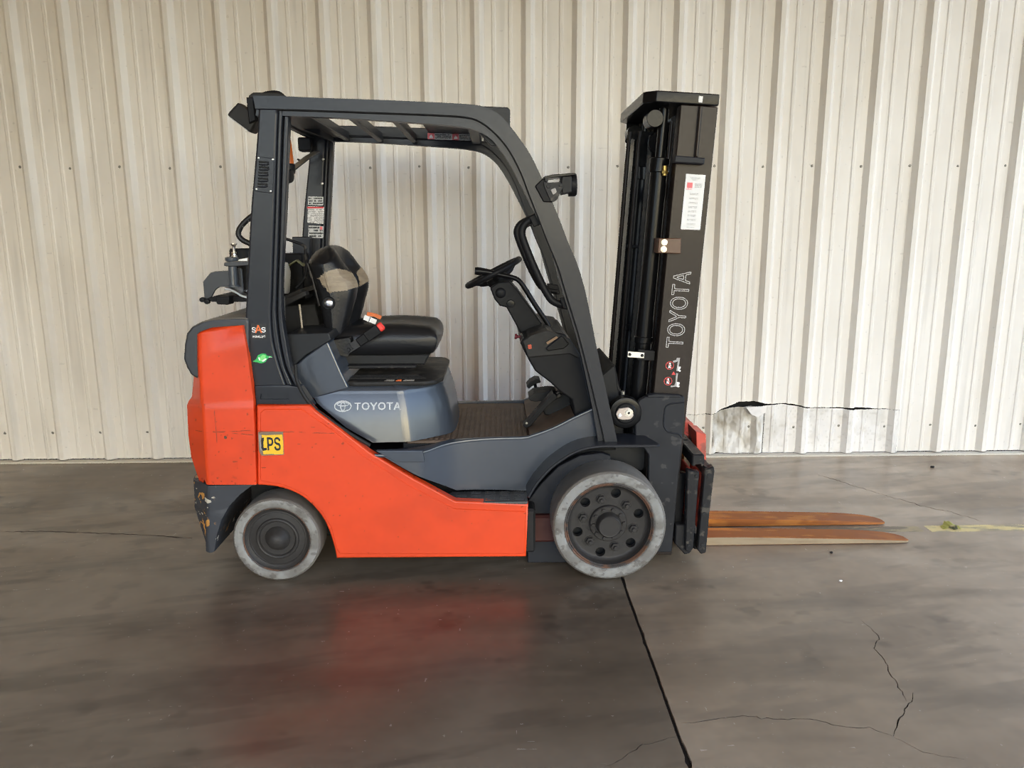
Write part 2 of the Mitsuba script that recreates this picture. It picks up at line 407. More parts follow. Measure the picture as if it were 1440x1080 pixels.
def jag(s): return JX + s * (0.0042 + 0.0022 * meshkit.noise(np.stack([ys * 30, ys * 0 + s, ys * 0], 1)) + 0.006 * np.maximum(0, meshkit.noise(np.stack([ys * 17, ys * 0 + 5 * s, ys * 0 + 3], 1)) - 0.78) / 0.22)
left = Polygon([(-11.0, -12.0)] + list(zip(jag(-1), ys)) + [(-11.0, 0.06)]).difference(cr)
right = Polygon(list(zip(jag(1), ys)) + [(13.0, 0.06), (13.0, -12.0)]).difference(cr)
def slab(P, z0, z1):
    P = P.simplify(0.0002)
    return cat(*[trimesh.creation.extrude_polygon(g, z1 - z0, engine='earcut').apply_translation((0, 0, z0)) for g in getattr(P, 'geoms', [P]) if g.area > 1e-7])
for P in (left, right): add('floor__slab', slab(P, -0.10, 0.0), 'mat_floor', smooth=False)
add('floor__bed', rbox(-10.9, 12.9, -11.9, 0.055, -0.13, -0.009, 0).apply_translation((0, 0, -0.0)) if False else mesh([(-10.9, -11.9, -.009), (12.9, -11.9, -.009), (12.9, 0.055, -.009), (-10.9, .055, -.009)], [(0, 1, 2), (0, 2, 3)]), 'mat_crack', smooth=False)
labels['floor'] = {'kind': 'structure'}

# roof over the bay, open to the right; unseen walls and eave added to block light
add('ceiling', rbox(-11, 4.7, -7.5, 0.3, WALL_TOP, WALL_TOP + 0.15, 0.01), 'mat_roof', smooth=False, kind='structure')  # right edge set by how much side light it lets in
add('wall_left', rbox(-11.15, -11.0, -7.5, 0.3, 0, WALL_TOP, 0.01), 'mat_roof', smooth=False, kind='structure')  # unseen wall, added to darken the left
add('wall_front', fuse(rbox(-11, -4.3, -7.6, -7.45, 0, WALL_TOP, 0.0), rbox(-4.4, 4.7, -7.6, -7.45, 3.9, WALL_TOP, 0.0)), 'mat_roof', smooth=False, kind='structure')  # unseen wall and header beam, added to cut left and front light

# worn yellow floor marking
def strip(x0, x1, y0, y1, seed, z=0.0006):
    xs = np.arange(x0, x1 + 0.001, 0.012)
    e0 = y0 + 0.006 * (meshkit.noise(np.stack([xs * 25, xs * 0 + seed, xs * 0], 1)) - 0.5)
    e1 = y1 + 0.006 * (meshkit.noise(np.stack([xs * 21, xs * 0 + seed + 9, xs * 0], 1)) - 0.5)
    return trimesh.creation.extrude_polygon(Polygon(list(zip(xs, e0)) + list(zip(xs, e1))[::-1]), z, engine='earcut')
add('floor_tape', strip(2.16, 6.5, -1.350, -1.270, 2), 'mat_tape', smooth=False, label='worn yellow tape line on the floor running off to the right', category='floor tape')

def faded_paint(p, n, uv): return mix((0.36, 0.29, 0.17), (0.20, 0.165, 0.115), smoothstep(0.35, 0.6, fbm(p.x * 12, p.y * 40, 0, 4)))
pri('mat_tape_faded', proc(faded_paint), 0.6)
add('floor_tape__faded_end', strip(1.55, 2.13, -1.345, -1.278, 5, 0.0004), 'mat_tape_faded', smooth=False, label='dirty faded end of the line between the forks')


# ---------------------------------------------------------------- the forklift: materials
YC, YB, YP, YM = -1.32, -1.82, -1.78, -1.66
def seg_d(px, pz, a, b):
    dx, dz = b[0] - a[0], b[1] - a[1]
    t = dr.clip(((px - a[0]) * dx + (pz - a[1]) * dz) / (dx * dx + dz * dz), 0, 1)
    return dr.sqrt(dr.square(px - a[0] - t * dx) + dr.square(pz - a[1] - t * dz))
SCRAPES = [[(-1.263, 0.668), (-1.014, 0.675)], [(-1.146, 0.670), (-1.013, 0.657)], [(-0.991, 0.672), (-0.678, 0.660)], [(-1.162, 0.767), (-1.161, 0.625)]]
def orange(p, n, uv):
    base = mix((0.68, 0.058, 0.012), (0.60, 0.052, 0.011), smoothstep(0.35, 0.65, fbm(p.x * 5, p.y * 5, p.z * 5, 3)))
    wob = 0.004 * (noise(p.x * 40, p.y * 40, p.z * 40) - 0.5)
    w = mi.Float(0)
    for a, b in SCRAPES:
        w = dr.maximum(w, (1 - smoothstep(0.0008, 0.0022, seg_d(p.x, p.z + wob, a, b))) * smoothstep(0.25, 0.5, noise(p.x * 60, 0, p.z * 60)))
    low = smoothstep(0.52, 0.40, p.z) * smoothstep(-1.05, -1.12, p.x)
    chip = smoothstep(0.66, 0.72, fbm(p.x * 42, p.y * 42, p.z * 55, 3)) * low
    fleck = smoothstep(0.885, 0.90, noise(p.x * 70, p.y * 70, p.z * 70)) * 0.6
    rub = smoothstep(0.10, 0.06, p.z) * smoothstep(0.45, 0.6, fbm(p.x * 12, 1, p.z * 30, 3))
    return mix(mix(base, (0.20, 0.035, 0.012), dr.minimum(1, 0.8 * w + 0.8 * chip + fleck)), (0.42, 0.30, 0.24), 0.35 * rub)
def chipped_grey(p, n, uv):
    c = smoothstep(0.62, 0.66, fbm(p.x * 26, p.y * 26, p.z * 26, 3)) * smoothstep(-1.19, -1.22, p.x)
    pale = smoothstep(0.70, 0.74, fbm(p.x * 30 + 4, p.y * 30, p.z * 30, 3)) * smoothstep(-1.18, -1.21, p.x)
    g = mix((0.036, 0.039, 0.046), (0.028, 0.030, 0.036), noise(p.x * 12, p.y * 12, p.z * 12))
    return mix(mix(g, (0.42, 0.20, 0.05), c), (0.6, 0.55, 0.45), 0.7 * pale)
def hood_grey(p, n, uv):
    return mix((0.040, 0.048, 0.062), (0.035, 0.042, 0.054), fbm(p.x * 6, p.y * 6, p.z * 6, 2))
def dusty_black(p, n, uv):
    return mix((0.022, 0.021, 0.020), (0.050, 0.045, 0.038), smoothstep(0.45, 0.75, fbm(p.x * 16, p.y * 16, p.z * 16, 3)) * smoothstep(0.2, 0.9, n.z))
def mat_rubber(p, n, uv):
    return mix((0.075, 0.050, 0.034), (0.115, 0.075, 0.048), fbm(p.x * 22, p.y * 22, p.z * 3, 3))
def sidewall(p, n, uv):
    g = fbm(p.x * 16, p.y * 16, p.z * 16, 4)
    s = smoothstep(0.60, 0.70, fbm(p.x * 40, 3, p.z * 40, 3))
    return mix(mix((0.225, 0.22, 0.205), (0.14, 0.13, 0.115), smoothstep(0.35, 0.65, g)), (0.085, 0.072, 0.06), 0.6 * s)
def tread(p, n, uv):
    return mix((0.16, 0.145, 0.125), (0.105, 0.092, 0.078), fbm(p.x * 14, p.y * 30, p.z * 14, 3))
def rusty_rim(p, n, uv):
    r = smoothstep(0.40, 0.62, fbm(p.x * 24, p.y * 24, p.z * 24, 3))
    return mix((0.075, 0.066, 0.060), (0.17, 0.085, 0.050), 0.8 * r)
def fork_rust(p, n, uv):
    a = fbm(p.x * 3, p.y * 18, p.z * 30, 4)
    b = smoothstep(0.52, 0.66, fbm(p.x * 9, p.y * 26, p.z * 9 + 4, 3))
    tip = smoothstep(1.65, 1.9, p.x + 0.15 * noise(p.x * 20, p.y * 20, 0))
    c = mix((0.56, 0.195, 0.032), (0.31, 0.100, 0.024), smoothstep(0.35, 0.62, a))
    c = mix(c, (0.55, 0.22, 0.045), 0.45 * b)
    c = mix(c, (0.26, 0.10, 0.05), 0.5 * tip)
    near = smoothstep(0.6, 0.9, -n.y) * smoothstep(-1.44, -1.47, p.y)
    return mix(c, mix((0.33, 0.26, 0.17), (0.25, 0.18, 0.11), fbm(p.x * 8, 1, p.z * 60, 3)), near)
def fork_side(p, n, uv):
    return mix(fork_rust(p, n, uv), mi.Color3f(0.26, 0.20, 0.135), smoothstep(0.35, 0.6, fbm(p.x * 8, 1, p.z * 60, 3)))
def red_paint(p, n, uv):
    return mix((0.56, 0.080, 0.048), (0.30, 0.07, 0.05), smoothstep(0.52, 0.72, fbm(p.x * 22, p.y * 22, p.z * 22, 3)))
def vinyl_tape(p, n, uv):
    return mix((0.30, 0.235, 0.16), (0.19, 0.145, 0.095), fbm(p.x * 40, p.y * 40, p.z * 70, 3)) * (0.9 + 0.2 * noise(p.x * 5, 0, p.z * 160))
def mast_steel(p, n, uv):
    return mix((0.018, 0.014, 0.012), (0.030, 0.021, 0.017), fbm(p.x * 9, p.y * 9, p.z * 3, 3))  # brown tint painted in for a warm reflection on the rails
def mast_low(p, n, uv):
    s = smoothstep(0.66, 0.74, fbm(p.x * 26, p.y * 26, p.z * 26, 3))
    return mix(mix((0.016, 0.017, 0.020), (0.026, 0.027, 0.031), fbm(p.x * 7, p.y * 7, p.z * 7, 3)), (0.10, 0.092, 0.085), 0.35 * s)
def black_wear(p, n, uv):
    return mix((0.013, 0.013, 0.0145), (0.065, 0.057, 0.047), smoothstep(0.58, 0.72, fbm(p.x * 34, p.y * 34, p.z * 34, 3)))
def grey_dust(p, n, uv):
    return mix((0.030, 0.032, 0.036), (0.25, 0.225, 0.185), smoothstep(0.35, 0.9, n.z) * (0.5 + 0.5 * fbm(p.x * 14, p.y * 14, p.z * 14, 3)))

pri('mat_orange', proc(orange), 0.36, spec=0.3, coat=0.3, coat_gloss=0.88)
pri('mat_bumper', proc(chipped_grey), 0.45)
pri('mat_cover', proc(grey_dust), 0.38, coat=0.3)
pri('mat_hood', proc(hood_grey), 0.22, coat=0.8, coat_gloss=0.97)
pri('mat_frame', (0.017, 0.0185, 0.023), 0.33, spec=0.25, coat=0.25, coat_gloss=0.9)
pri('mat_guard', (0.015, 0.016, 0.018), 0.40, spec=0.2, coat=0.1)
pri('mat_black', proc(dusty_black), 0.5, spec=0.2)
pri('mat_gloss_black', (0.006, 0.006, 0.0065), 0.25, spec=0.2)
pri('mat_plastic', (0.010, 0.010, 0.011), 0.45, spec=0.15)
pri('mat_dark', (0.008, 0.008, 0.008), 0.7)
pri('mat_vinyl', (0.010, 0.010, 0.011), 0.33, spec=0.35, bump=proc(lambda p, n, uv: 0.0006 * fbm(p.x * 120, p.y * 120, p.z * 120, 2)), bs=1.0)
pri('mat_vinyl_tape', proc(vinyl_tape), 0.45)
pri('mat_mat', proc(mat_rubber), 0.6)
pri('mat_sidewall', proc(sidewall), 0.65)
pri('mat_tread', proc(tread), 0.7)
pri('mat_rim', (0.032, 0.029, 0.027), 0.5, spec=0.25)
pri('mat_rim_rust', proc(rusty_rim), 0.6)
pri('mat_fork', proc(fork_rust), 0.55, spec=0.2)
pri('mat_fork_side', proc(fork_side), 0.6)
pri('mat_red', proc(red_paint), 0.45)
pri('mat_mast', proc(mast_steel), 0.35, spec=0.2, coat=0.1, coat_gloss=0.85)
pri('mat_mast_low', proc(mast_low), 0.48, spec=0.2)
pri('mat_black_wear', proc(black_wear), 0.42, spec=0.25)
pri('mat_chrome', (0.72, 0.70, 0.67), 0.16, metallic=1.0)
pri('mat_zinc', (0.62, 0.60, 0.55), 0.35, metallic=0.9)
pri('mat_brass', (0.62, 0.42, 0.12), 0.35, metallic=0.9)
pri('mat_silver_paint', (0.55, 0.54, 0.52), 0.35)
pri('mat_bracket_brown', (0.10, 0.048, 0.026), 0.4)
pri('mat_white', (0.78, 0.76, 0.73), 0.5)
pri('mat_ink', (0.03, 0.03, 0.03), 0.6)
pri('mat_pale_ink', (0.36, 0.34, 0.32), 0.6)
pri('mat_red_ink', (0.62, 0.05, 0.05), 0.5)
pri('mat_red_soft', (0.75, 0.16, 0.17), 0.5)
pri('mat_sticker_black', (0.012, 0.011, 0.011), 0.4)
pri('mat_sticker_orange', (0.80, 0.16, 0.03), 0.4)
pri('mat_yellow', (0.85, 0.47, 0.02), 0.45)
pri('mat_green', (0.03, 0.42, 0.09), 0.4)
pri('mat_green_pale', (0.20, 0.66, 0.20), 0.4)
pri('mat_decal', (0.50, 0.50, 0.50), 0.4)
pri('mat_amber', (0.62, 0.14, 0.015), 0.25)
pri('mat_buckle_red', (0.78, 0.045, 0.03), 0.35)
pri('mat_belt', (0.030, 0.030, 0.031), 0.75)
pri('mat_lens', (0.5, 0.5, 0.5), 0.08, coat=1.0)

F = 'forklift__'
def mir(m):
    q = m.copy(); q.vertices = q.vertices * (1, -1, 1) + (0, 2 * YC, 0); q.invert(); return q
def at3(p, y): return (p[0], y, p[1])

# ---------------------------------------------------------------- counterweight and rear bodywork
def cw_ring(xe, xs, z, xf_=-0.93, grow=0.0):
    y0 = YB - grow
    half = [(xf_, y0), (xe + 0.02, y0), (xe + 0.006, y0 + 0.0015), (xe, y0 + 0.006), (xe - 0.006, y0 + 0.014), (xs + 0.006, y0 + 0.085), (xs, y0 + 0.10), (xs - 0.012, y0 + 0.16), (xs - 0.03, y0 + 0.30), (xs - 0.038, YC)]
    full = half + [(x, 2 * YC - y) for x, y in half[::-1][1:]]
    return [(x, y, z) for x, y in full]
cwp = [(-1.206, 1.076), (-1.214, 0.974), (-1.217, 0.871), (-1.220, 0.797), (-1.216, 0.779), (-1.217, 0.761), (-1.219, 0.631), (-1.221, 0.539), (-1.220, 0.484), (-1.222, 0.415)]
cws = [(-1.254, 1.065), (-1.266, 0.961), (-1.278, 0.856), (-1.291, 0.777), (-1.305, 0.752), (-1.312, 0.734), (-1.317, 0.610), (-1.313, 0.515), (-1.300, 0.458), (-1.284, 0.388)]
cwl = loft([cw_ring(a[0], b[0], a[1], grow=g) for a, b, g in zip([(cwp[0][0], cwp[0][1] + 0.12)] + cwp, [cws[0]] + cws, [0, 0, 0, 0, 0, .004, .007, .007, .007, .007, .007])])
cw_out = [(-1.346, 0.385), (-1.293, 0.989), (-1.237, 1.041), (-1.218, 1.070), (-1.193, 1.087), (-1.152, 1.101), (-1.024, 1.109), (-1.014, 1.017), (-1.007, 0.899), (-1.002, 0.810), (-1.003, 0.690), (-1.013, 0.441), (-1.226, 0.443), (-1.239, 0.459), (-1.264, 0.415)]
cw = cut(meet(cwl, prism(cw_out, -1.9, -0.7, 0)), rbox((-1.132, 1.089)[0], -0.5, -1.75, 2 * YC + 1.75, 0.62, 1.6, 0))
add(F + 'counterweight', cw, 'mat_orange', 38, label='orange counterweight with scrapes')
add(F + 'counterweight__mount_hole', lathe([(0, 0.002), (0.005, 0.002), (0.0065, 0), (0, 0)], at3((-1.125, 0.647), -1.827), (0, -1, 0), 16), 'mat_bracket_brown')
cover_out = [(-1.003, 1.138), (-1.060, 1.139), (-1.146, 1.134), (-1.192, 1.125), (-1.234, 1.105), (-1.259, 1.076), (-1.272, 1.027), (-1.280, 0.971), (-1.271, 0.936), (-1.256, 0.906), (-1.237, 0.891), (-1.020, 0.890)]
cover = prism(rnd(cover_out, 0.02, 4), -1.80, 2 * YC + 1.80, 0.016, steps=4)
add(F + 'rear_cover', cover, 'mat_cover', 40, label='dusty dark grey rear cover over the counterweight')
bpe = [(-1.216, 0.570), (-1.223, 0.443), (-1.236, 0.324), (-1.234, 0.314), (-1.248, 0.132)]
bps = [(-1.310, 0.547), (-1.316, 0.446), (-1.319, 0.304), (-1.320, 0.291), (-1.281, 0.097)]
bl = loft([cw_ring(a[0], b[0], a[1], grow=g) for a, b, g in zip(bpe, bps, (-.002, -.002, -.002, .003, .003))])
add(F + 'rear_bumper', meet(bl, prism([(-1.327, 0.435), (-1.010, 0.438), (-1.034, 0.435), (-1.084, 0.398), (-1.136, 0.345), (-1.173, 0.282), (-1.196, 0.218), (-1.211, 0.144), (-1.227, 0.138), (-1.277, 0.145), (-1.349, 0.188)], -1.9, -0.7, 0)), 'mat_bumper', 35, label='chipped dark grey lower corner behind the rear wheel')

# side panels (near and far)
arch = crom([(-1.010, 0.438), (-0.942, 0.431), (-0.884, 0.415), (-0.829, 0.386), (-0.781, 0.341), (-0.742, 0.283), (-0.718, 0.219), (-0.703, 0.154), (-0.696, 0.105)], 4)
sp = list([(0.118, 0.102), (0.127, 0.340), (-0.183, 0.358), (-0.361, 0.462), (-0.535, 0.576), (-0.649, 0.672), (-0.747, 0.751), (-0.772, 0.779), (-0.990, 0.780)]) + [tuple(q) for q in arch]
panel = prism(sp, YB, YB + 0.05, 0.007, steps=3)
k = add(F + 'side_panel', panel, 'mat_orange', 35, label='orange side panel')
add(F + 'side_panel', mir(panel), 'mat_orange', 35)
# raised flat of the panel below its diagonal bevel
flat = prism(rnd([(0.112, 0.115), (0.118, 0.309), (-0.184, 0.325), (-0.376, 0.431), (-0.565, 0.564), (-0.678, 0.669), (-0.805, 0.764), (-0.959, 0.765), (-0.977, 0.750), (-0.997, 0.456), (-0.898, 0.437), (-0.811, 0.392), (-0.749, 0.322), (-0.711, 0.245), (-0.694, 0.154), (-0.680, 0.125)], 0.01), YB - 0.003, YB + 0.01, 0.003)
add(k + '__face', flat, 'mat_orange', 20)
# seal line along the diagonal
seal = [(-0.828, 0.946), (-0.822, 0.866), (-0.769, 0.770), (-0.645, 0.669), (-0.536, 0.598)]
add(F + 'hood_seal', tube([at3(q, -1.795) for q in crom(seal, 6)], 0.008, 10), 'mat_dark', 40)
# inner frame, a dark box added to close the body and block light
add(F + 'chassis', fuse(rbox(-1.12, 0.60, -1.60, 2 * YC + 1.60, 0.115, 0.52, 0.01), rbox(-0.70, 0.16, -1.775, 2 * YC + 1.775, 0.10, 0.30, 0.01), rbox(-1.05, -0.72, -1.775, 2 * YC + 1.775, 0.44, 0.60, 0.01)), 'mat_dark', 20)
add(F + 'chassis__frame_rail', rbox(0.05, 0.36, -1.70, -1.62, 0.115, 0.24, 0.01), pri('mat_frame_red', (0.06, 0.012, 0.008), 0.6), 20)

# ---------------------------------------------------------------- hood with shoulder, deck
hx = [(-0.910, 0.663), (-0.390, 0.659)]; HX0, HXR = hx[0][0], hx[1][0]
HXF = (-0.190, 0.733)[0]
zb = (-0.398, 0.580)[1]; zs1 = (-0.542, 0.797)[1]; zt = (-0.443, 0.833)[1]
def hood_ring(z, d):
    half = [(HX0, -1.72 + d)] + [(x, -1.72 + d) for x in np.linspace(HX0 + 0.1, HXR - 0.02, 8)]
    c = crom([(HXR - 0.02, -1.72), (HXR + 0.005, -1.716), (HXR + 0.035, -1.700), (HXF - 0.045, -1.60), (HXF - 0.012, -1.55), (HXF, -1.48), (HXF + 0.004, YC)], 5)[1:]
    cen = A([HXR - 0.3, YC])
    for q in c:
        v = A(q) - cen; half.append(tuple(cen + v * (1 - d / np.linalg.norm(v))))
    full = half + [(x, 2 * YC - y) for x, y in half[::-1][1:]]
    return [(x, y, z) for x, y in full]
hood_levels = [(zb, 0.0), (zb + 0.09, 0.013), (zb + 0.16, 0.026), (zs1 - 0.005, 0.044)] + [(zs1 + (zt - zs1) * math.sin(t), 0.046 + 0.05 * (1 - math.cos(t))) for t in np.linspace(0, 1.45, 8)] + [(zt, 0.13)]
hood = loft([hood_ring(z, d) for z, d in hood_levels])
hood_cut = [(-0.836, 0.941), (-0.832, 0.856), (-0.775, 0.759), (-0.649, 0.653), (-0.538, 0.589), (-0.378, 0.591), (-0.182, 0.589), (-0.116, 0.972), (-0.703, 1.005), (-0.763, 0.976)]
hood = meet(hood, prism(hood_cut, -1.9, -0.6, 0))
add(F + 'hood', hood, 'mat_hood', 40, label='glossy blue grey engine hood')
# raised front corner of the hood and the rising rear shoulder
deck_z = zt
dk = [((-0.688, 0.811)[0], -1.64), ((-0.620, 0.811)[0], -1.665), ((-0.310, 0.809)[0], -1.66), (HXF - 0.075, -1.63), (HXF - 0.05, -1.55), (HXF - 0.05, 2 * YC + 1.55), (HXF - 0.075, 2 * YC + 1.63), (HX0 + 0.16, 2 * YC + 1.66), (HX0 + 0.10, 2 * YC + 1.6), (HX0 + 0.10, -1.58)]
add(F + 'hood__deck_cover', prism(rnd(dk, 0.05, 5), deck_z - 0.01, deck_z + 0.012, 0.008, 'z', steps=2), 'mat_black', 35, label='dusty black cover on top of the hood')
for i in range(3):
    y = -1.60 + 0.035 * i
    add(F + 'hood__deck_cover__rib', rbox((-0.654, 0.823)[0], (-0.311, 0.820)[0] - 0.02 * i, y, y + 0.006, deck_z + 0.010, deck_z + 0.016, 0.002), 'mat_black', 20)
shoulder = prism(rnd([(-0.863, 0.917), (-0.818, 0.957), (-0.718, 1.027), (-0.702, 0.984), (-0.669, 0.897), (-0.636, 0.819), (-0.798, 0.774), (-0.855, 0.837)], 0.012, 4), -1.68, 2 * YC + 1.68, 0.02, steps=4)
add(F + 'hood__rear_shoulder', shoulder, 'mat_hood', 40)
lab_z = (-0.399, 0.848)[1]
for (x0, x1, m_) in ((541, 556, 'mat_white'), (557, 566, 'mat_sticker_orange'), (567, 584, 'mat_white')):
    a, b = (-0.488, 0.849)[0], (-0.356, 0.848)[0]
    u0, u1 = a + (b - a) * (x0 - 541) / 43, a + (b - a) * (x1 - 541) / 43
    add(F + 'hood__warning_label', cat(rbox(u0, u1 - 0.004, -1.655, -1.645, deck_z + .0115, deck_z + .0135, 0), rbox(u0 + .004, u1 - .006, -1.635, -1.622, deck_z + .0115, deck_z + .0135, 0)), pri('mat_label_worn', (0.22, 0.2, 0.17), 0.6) if m_ == 'mat_white' else 'mat_sticker_orange', False)
# rear deck between pillar and hood
rd = prism(rnd([(-0.913, 0.906), (-0.899, 1.034), (-0.880, 1.058), (-0.707, 1.063), (-0.697, 1.032), (-0.808, 0.967), (-0.858, 0.924), (-0.864, 0.829), (-0.908, 0.783)], 0.008, 3), -1.70, 2 * YC + 1.70, 0.012, steps=3)
add(F + 'rear_deck', rd, 'mat_guard', 35)
pl = prism(rnd([(-1.002, 0.857), (-0.865, 0.859), (-0.816, 0.849), (-0.765, 0.765), (-1.000, 0.767)], 0.004, 2), -1.795, -1.73, 0.006, steps=2)
slot = prism([(-0.978, 0.824), (-0.865, 0.823), (-0.863, 0.799), (-0.983, 0.800)], -1.9, -1.785, 0)
add(F + 'pillar_foot', cut(pl, slot), 'mat_frame', 35)
add(F + 'pillar_foot', mir(pl), 'mat_frame', 35)

# ---------------------------------------------------------------- floor, step, fender
zf = (-0.032, 0.587)[1]
XM0, XM1 = (-0.365, 0.581)[0], (0.139, 0.595)[0]
add(F + 'floor_plate', rbox(XM0 - 0.05, XM1 + 0.03, -1.675, 2 * YC + 1.675, zf - 0.04, zf - 0.012, 0.004), 'mat_dark', 20)
mat_b = rbox(XM0 - 0.03, XM1, -1.685, 2 * YC + 1.685, zf - 0.014, zf, 0.003)
add(F + 'floor_mat', mat_b, 'mat_mat', 20, label='brown dusty rubber floor mat with grooves')
for i in range(22):
    x = XM0 - 0.01 + 0.0245 * i
    if x > XM1 - 0.02: break
    add(F + 'floor_mat__rib', rbox(x, x + 0.016, -1.668, -1.10 + 0.1 * (i % 3 == 0), zf - 0.001, zf + 0.0035, 0.0015), 'mat_mat', False)
toe = prism([(0.139, 0.600), (0.265, 0.655), (0.333, 0.689), (0.345, 0.670), (0.278, 0.626), (0.139, 0.583)], -1.68, 2 * YC + 1.68, 0.003)
add(F + 'toe_board', toe, 'mat_mat', 20)
sill_top = crom([(-0.614, 0.566), (-0.431, 0.563), (-0.308, 0.570), (-0.240, 0.584), (-0.169, 0.592), (-0.031, 0.598), (0.107, 0.600), (0.153, 0.610), (0.245, 0.644), (0.331, 0.688), (0.410, 0.725)], 4)
well_side = np.vstack([sill_top, A([(0.551, 0.724), (0.563, 0.259), (-0.627, 0.272)])])
plan = crom([(-0.62, -1.818), (-0.50, -1.816), (-0.40, -1.812), (-0.33, -1.80), (-0.265, -1.765), (-0.20, -1.730), (-0.12, -1.708), (-0.03, -1.698), (0.06, -1.694), (0.16, -1.694), (0.30, -1.694), (0.46, -1.694)], 4)
well_plan = np.vstack([plan, [(0.46, -1.674), (-0.20, -1.674), (-0.40, -1.72), (-0.62, -1.76)]])
well = meet(prism(well_plan, 0.28, 0.80, 0, 'z'), prism(well_side, -1.9, -1.5, 0))
diag = prism([(-0.534, 0.591), (-0.360, 0.478), (-0.183, 0.372), (0.133, 0.356), (0.603, 0.351), (0.585, 0.977), (-0.519, 0.984)], -1.95, -1.5, 0)
under = prism([(0.128, 0.294), (0.159, 0.362), (0.184, 0.398), (0.233, 0.456), (0.286, 0.498), (0.329, 0.525), (0.378, 0.546), (0.436, 0.556), (0.498, 0.559), (0.615, 0.558), (0.623, 0.288)], -1.95, -1.5, 0)
well = cut(meet(well, diag), under)
add(F + 'step_well', well, 'mat_hood', 35, label='blue grey side below the floor, curving in above the step')
add(F + 'step_well', mir(well), 'mat_hood', 35)
lip = tube(np.stack([np.interp(np.linspace(0, 1, 60), np.linspace(0, 1, len(sill_top)), sill_top[:, 0]), 0 * np.linspace(0, 1, 60), np.interp(np.linspace(0, 1, 60), np.linspace(0, 1, len(sill_top)), sill_top[:, 1])], 1), 0.008, 8)
lv = lip.vertices.copy(); py_ = np.interp(lv[:, 0], plan[:, 0], plan[:, 1]); lip.vertices = np.stack([lv[:, 0], lv[:, 1] + py_ + 0.006, lv[:, 2] - 0.006], 1)
add(F + 'step_well__rounded_lip', lip, 'mat_hood', 40)
ledge = prism(rnd([(-0.514, 0.582), (-0.316, 0.580), (-0.308, 0.530), (-0.430, 0.532)], 0.003, 2), -1.8185, -1.80, 0.004, steps=2)
add(F + 'step_well__ledge', ledge, 'mat_hood', 35)
zst = (-0.003, 0.351)[1]
sx = [(-0.184, 0.359)[0], (0.125, 0.356)[0]]
step_poly = [(sx[0] - 0.06, -1.818), (sx[1], -1.818), (sx[1], -1.68), (sx[0] - 0.02, -1.68), (sx[0] - 0.06, -1.74)]
cuts = []
for row in range(3):
    y = -1.800 + 0.043 * row
    for c in range((5, 5, 4)[row]):
        x1 = sx[1] - 0.012 - 0.062 * c
        ln = 0.046 if not (c == 4 and row == 0) else 0.025
        cuts += [rbox(x1 - ln, x1, y + dy, y + dy + 0.010, zst - 0.05, zst + 0.05, 0) for dy in (0.0, 0.019)]
st = add(F + 'step', cut(prism(rnd(step_poly, 0.006, 2), zst - 0.012, zst, 0.003, 'z', steps=2), *cuts), pri('mat_step', (0.060, 0.060, 0.060), 0.5), 30, label='dark grey step tread with rows of slots')
add(st + '__tray', prism(step_poly, zst - 0.035, zst - 0.022, 0, 'z'), 'mat_dark', False)
band = crom([(0.126, 0.376), (0.147, 0.414), (0.168, 0.445), (0.216, 0.500), (0.266, 0.540), (0.307, 0.566), (0.355, 0.586), (0.414, 0.596), (0.479, 0.598), (0.547, 0.598), (0.637, 0.597)], 5)
fb = path_band(band, 0.012)
add(F + 'fender', cat(prism(fb, -1.84, -1.655, 0.003), prism([((0.479, 0.600)[0], -1.84), ((0.663, 0.598)[0], -1.84), ((0.678, 0.598)[0], -1.828), ((0.645, 0.598)[0], -1.70), ((0.473, 0.600)[0], -1.70)], band[-1][1] - 0.006, band[-1][1] + 0.0065, 0.003, 'z')), 'mat_frame', 30, label='grey arched fender and flat plate above the front wheel')
liner = prism([(0.131, 0.298), (0.188, 0.377), (0.266, 0.459), (0.360, 0.507), (0.454, 0.519), (0.495, 0.506), (0.510, 0.414), (0.526, 0.001), (0.131, 0.006)], -1.668, -1.64, 0.003)
add(F + 'fender_liner', liner, pri('mat_liner', (0.014, 0.016, 0.022), 0.5, spec=0.3), 30)


# ---------------------------------------------------------------- overhead guard
def ribbon(outer, inner): return np.vstack([outer, A(inner)[::-1]])
OUT = crom([(-0.930, 1.992), (-0.813, 1.990), (-0.677, 1.984), (-0.485, 1.978), (-0.266, 1.969), (-0.129, 1.962), (-0.060, 1.955), (-0.005, 1.934), (0.034, 1.905), (0.089, 1.839), (0.136, 1.772), (0.176, 1.693), (0.224, 1.589), (0.256, 1.514), (0.289, 1.430), (0.321, 1.359), (0.348, 1.279), (0.373, 1.181), (0.410, 1.007), (0.443, 0.866), (0.499, 0.629), (0.506, 0.601)], 3)
MID = crom([(-0.925, 1.945), (-0.816, 1.943), (-0.679, 1.939), (-0.487, 1.932), (-0.267, 1.924), (-0.118, 1.915), (-0.055, 1.895), (0.003, 1.850), (0.055, 1.788), (0.100, 1.704), (0.131, 1.625), (0.168, 1.534), (0.205, 1.441), (0.249, 1.337), (0.285, 1.222), (0.318, 1.120), (0.340, 1.049), (0.384, 0.884), (0.438, 0.667), (0.452, 0.602)], 3)
INN = crom([(-0.931, 1.921), (-0.821, 1.920), (-0.684, 1.916), (-0.546, 1.909), (-0.258, 1.890), (-0.131, 1.878), (-0.056, 1.857), (0.008, 1.806), (0.067, 1.716), (0.100, 1.653), (0.140, 1.576), (0.177, 1.500), (0.215, 1.416), (0.258, 1.267), (0.296, 1.147), (0.342, 0.993), (0.400, 0.741), (0.426, 0.598)], 3)
rail = prism(ribbon(OUT, MID), -1.79, -1.715, 0.017, steps=4)
flange = prism(ribbon(MID + A([0, 0.004]), INN), -1.772, -1.735, 0.006, steps=2)
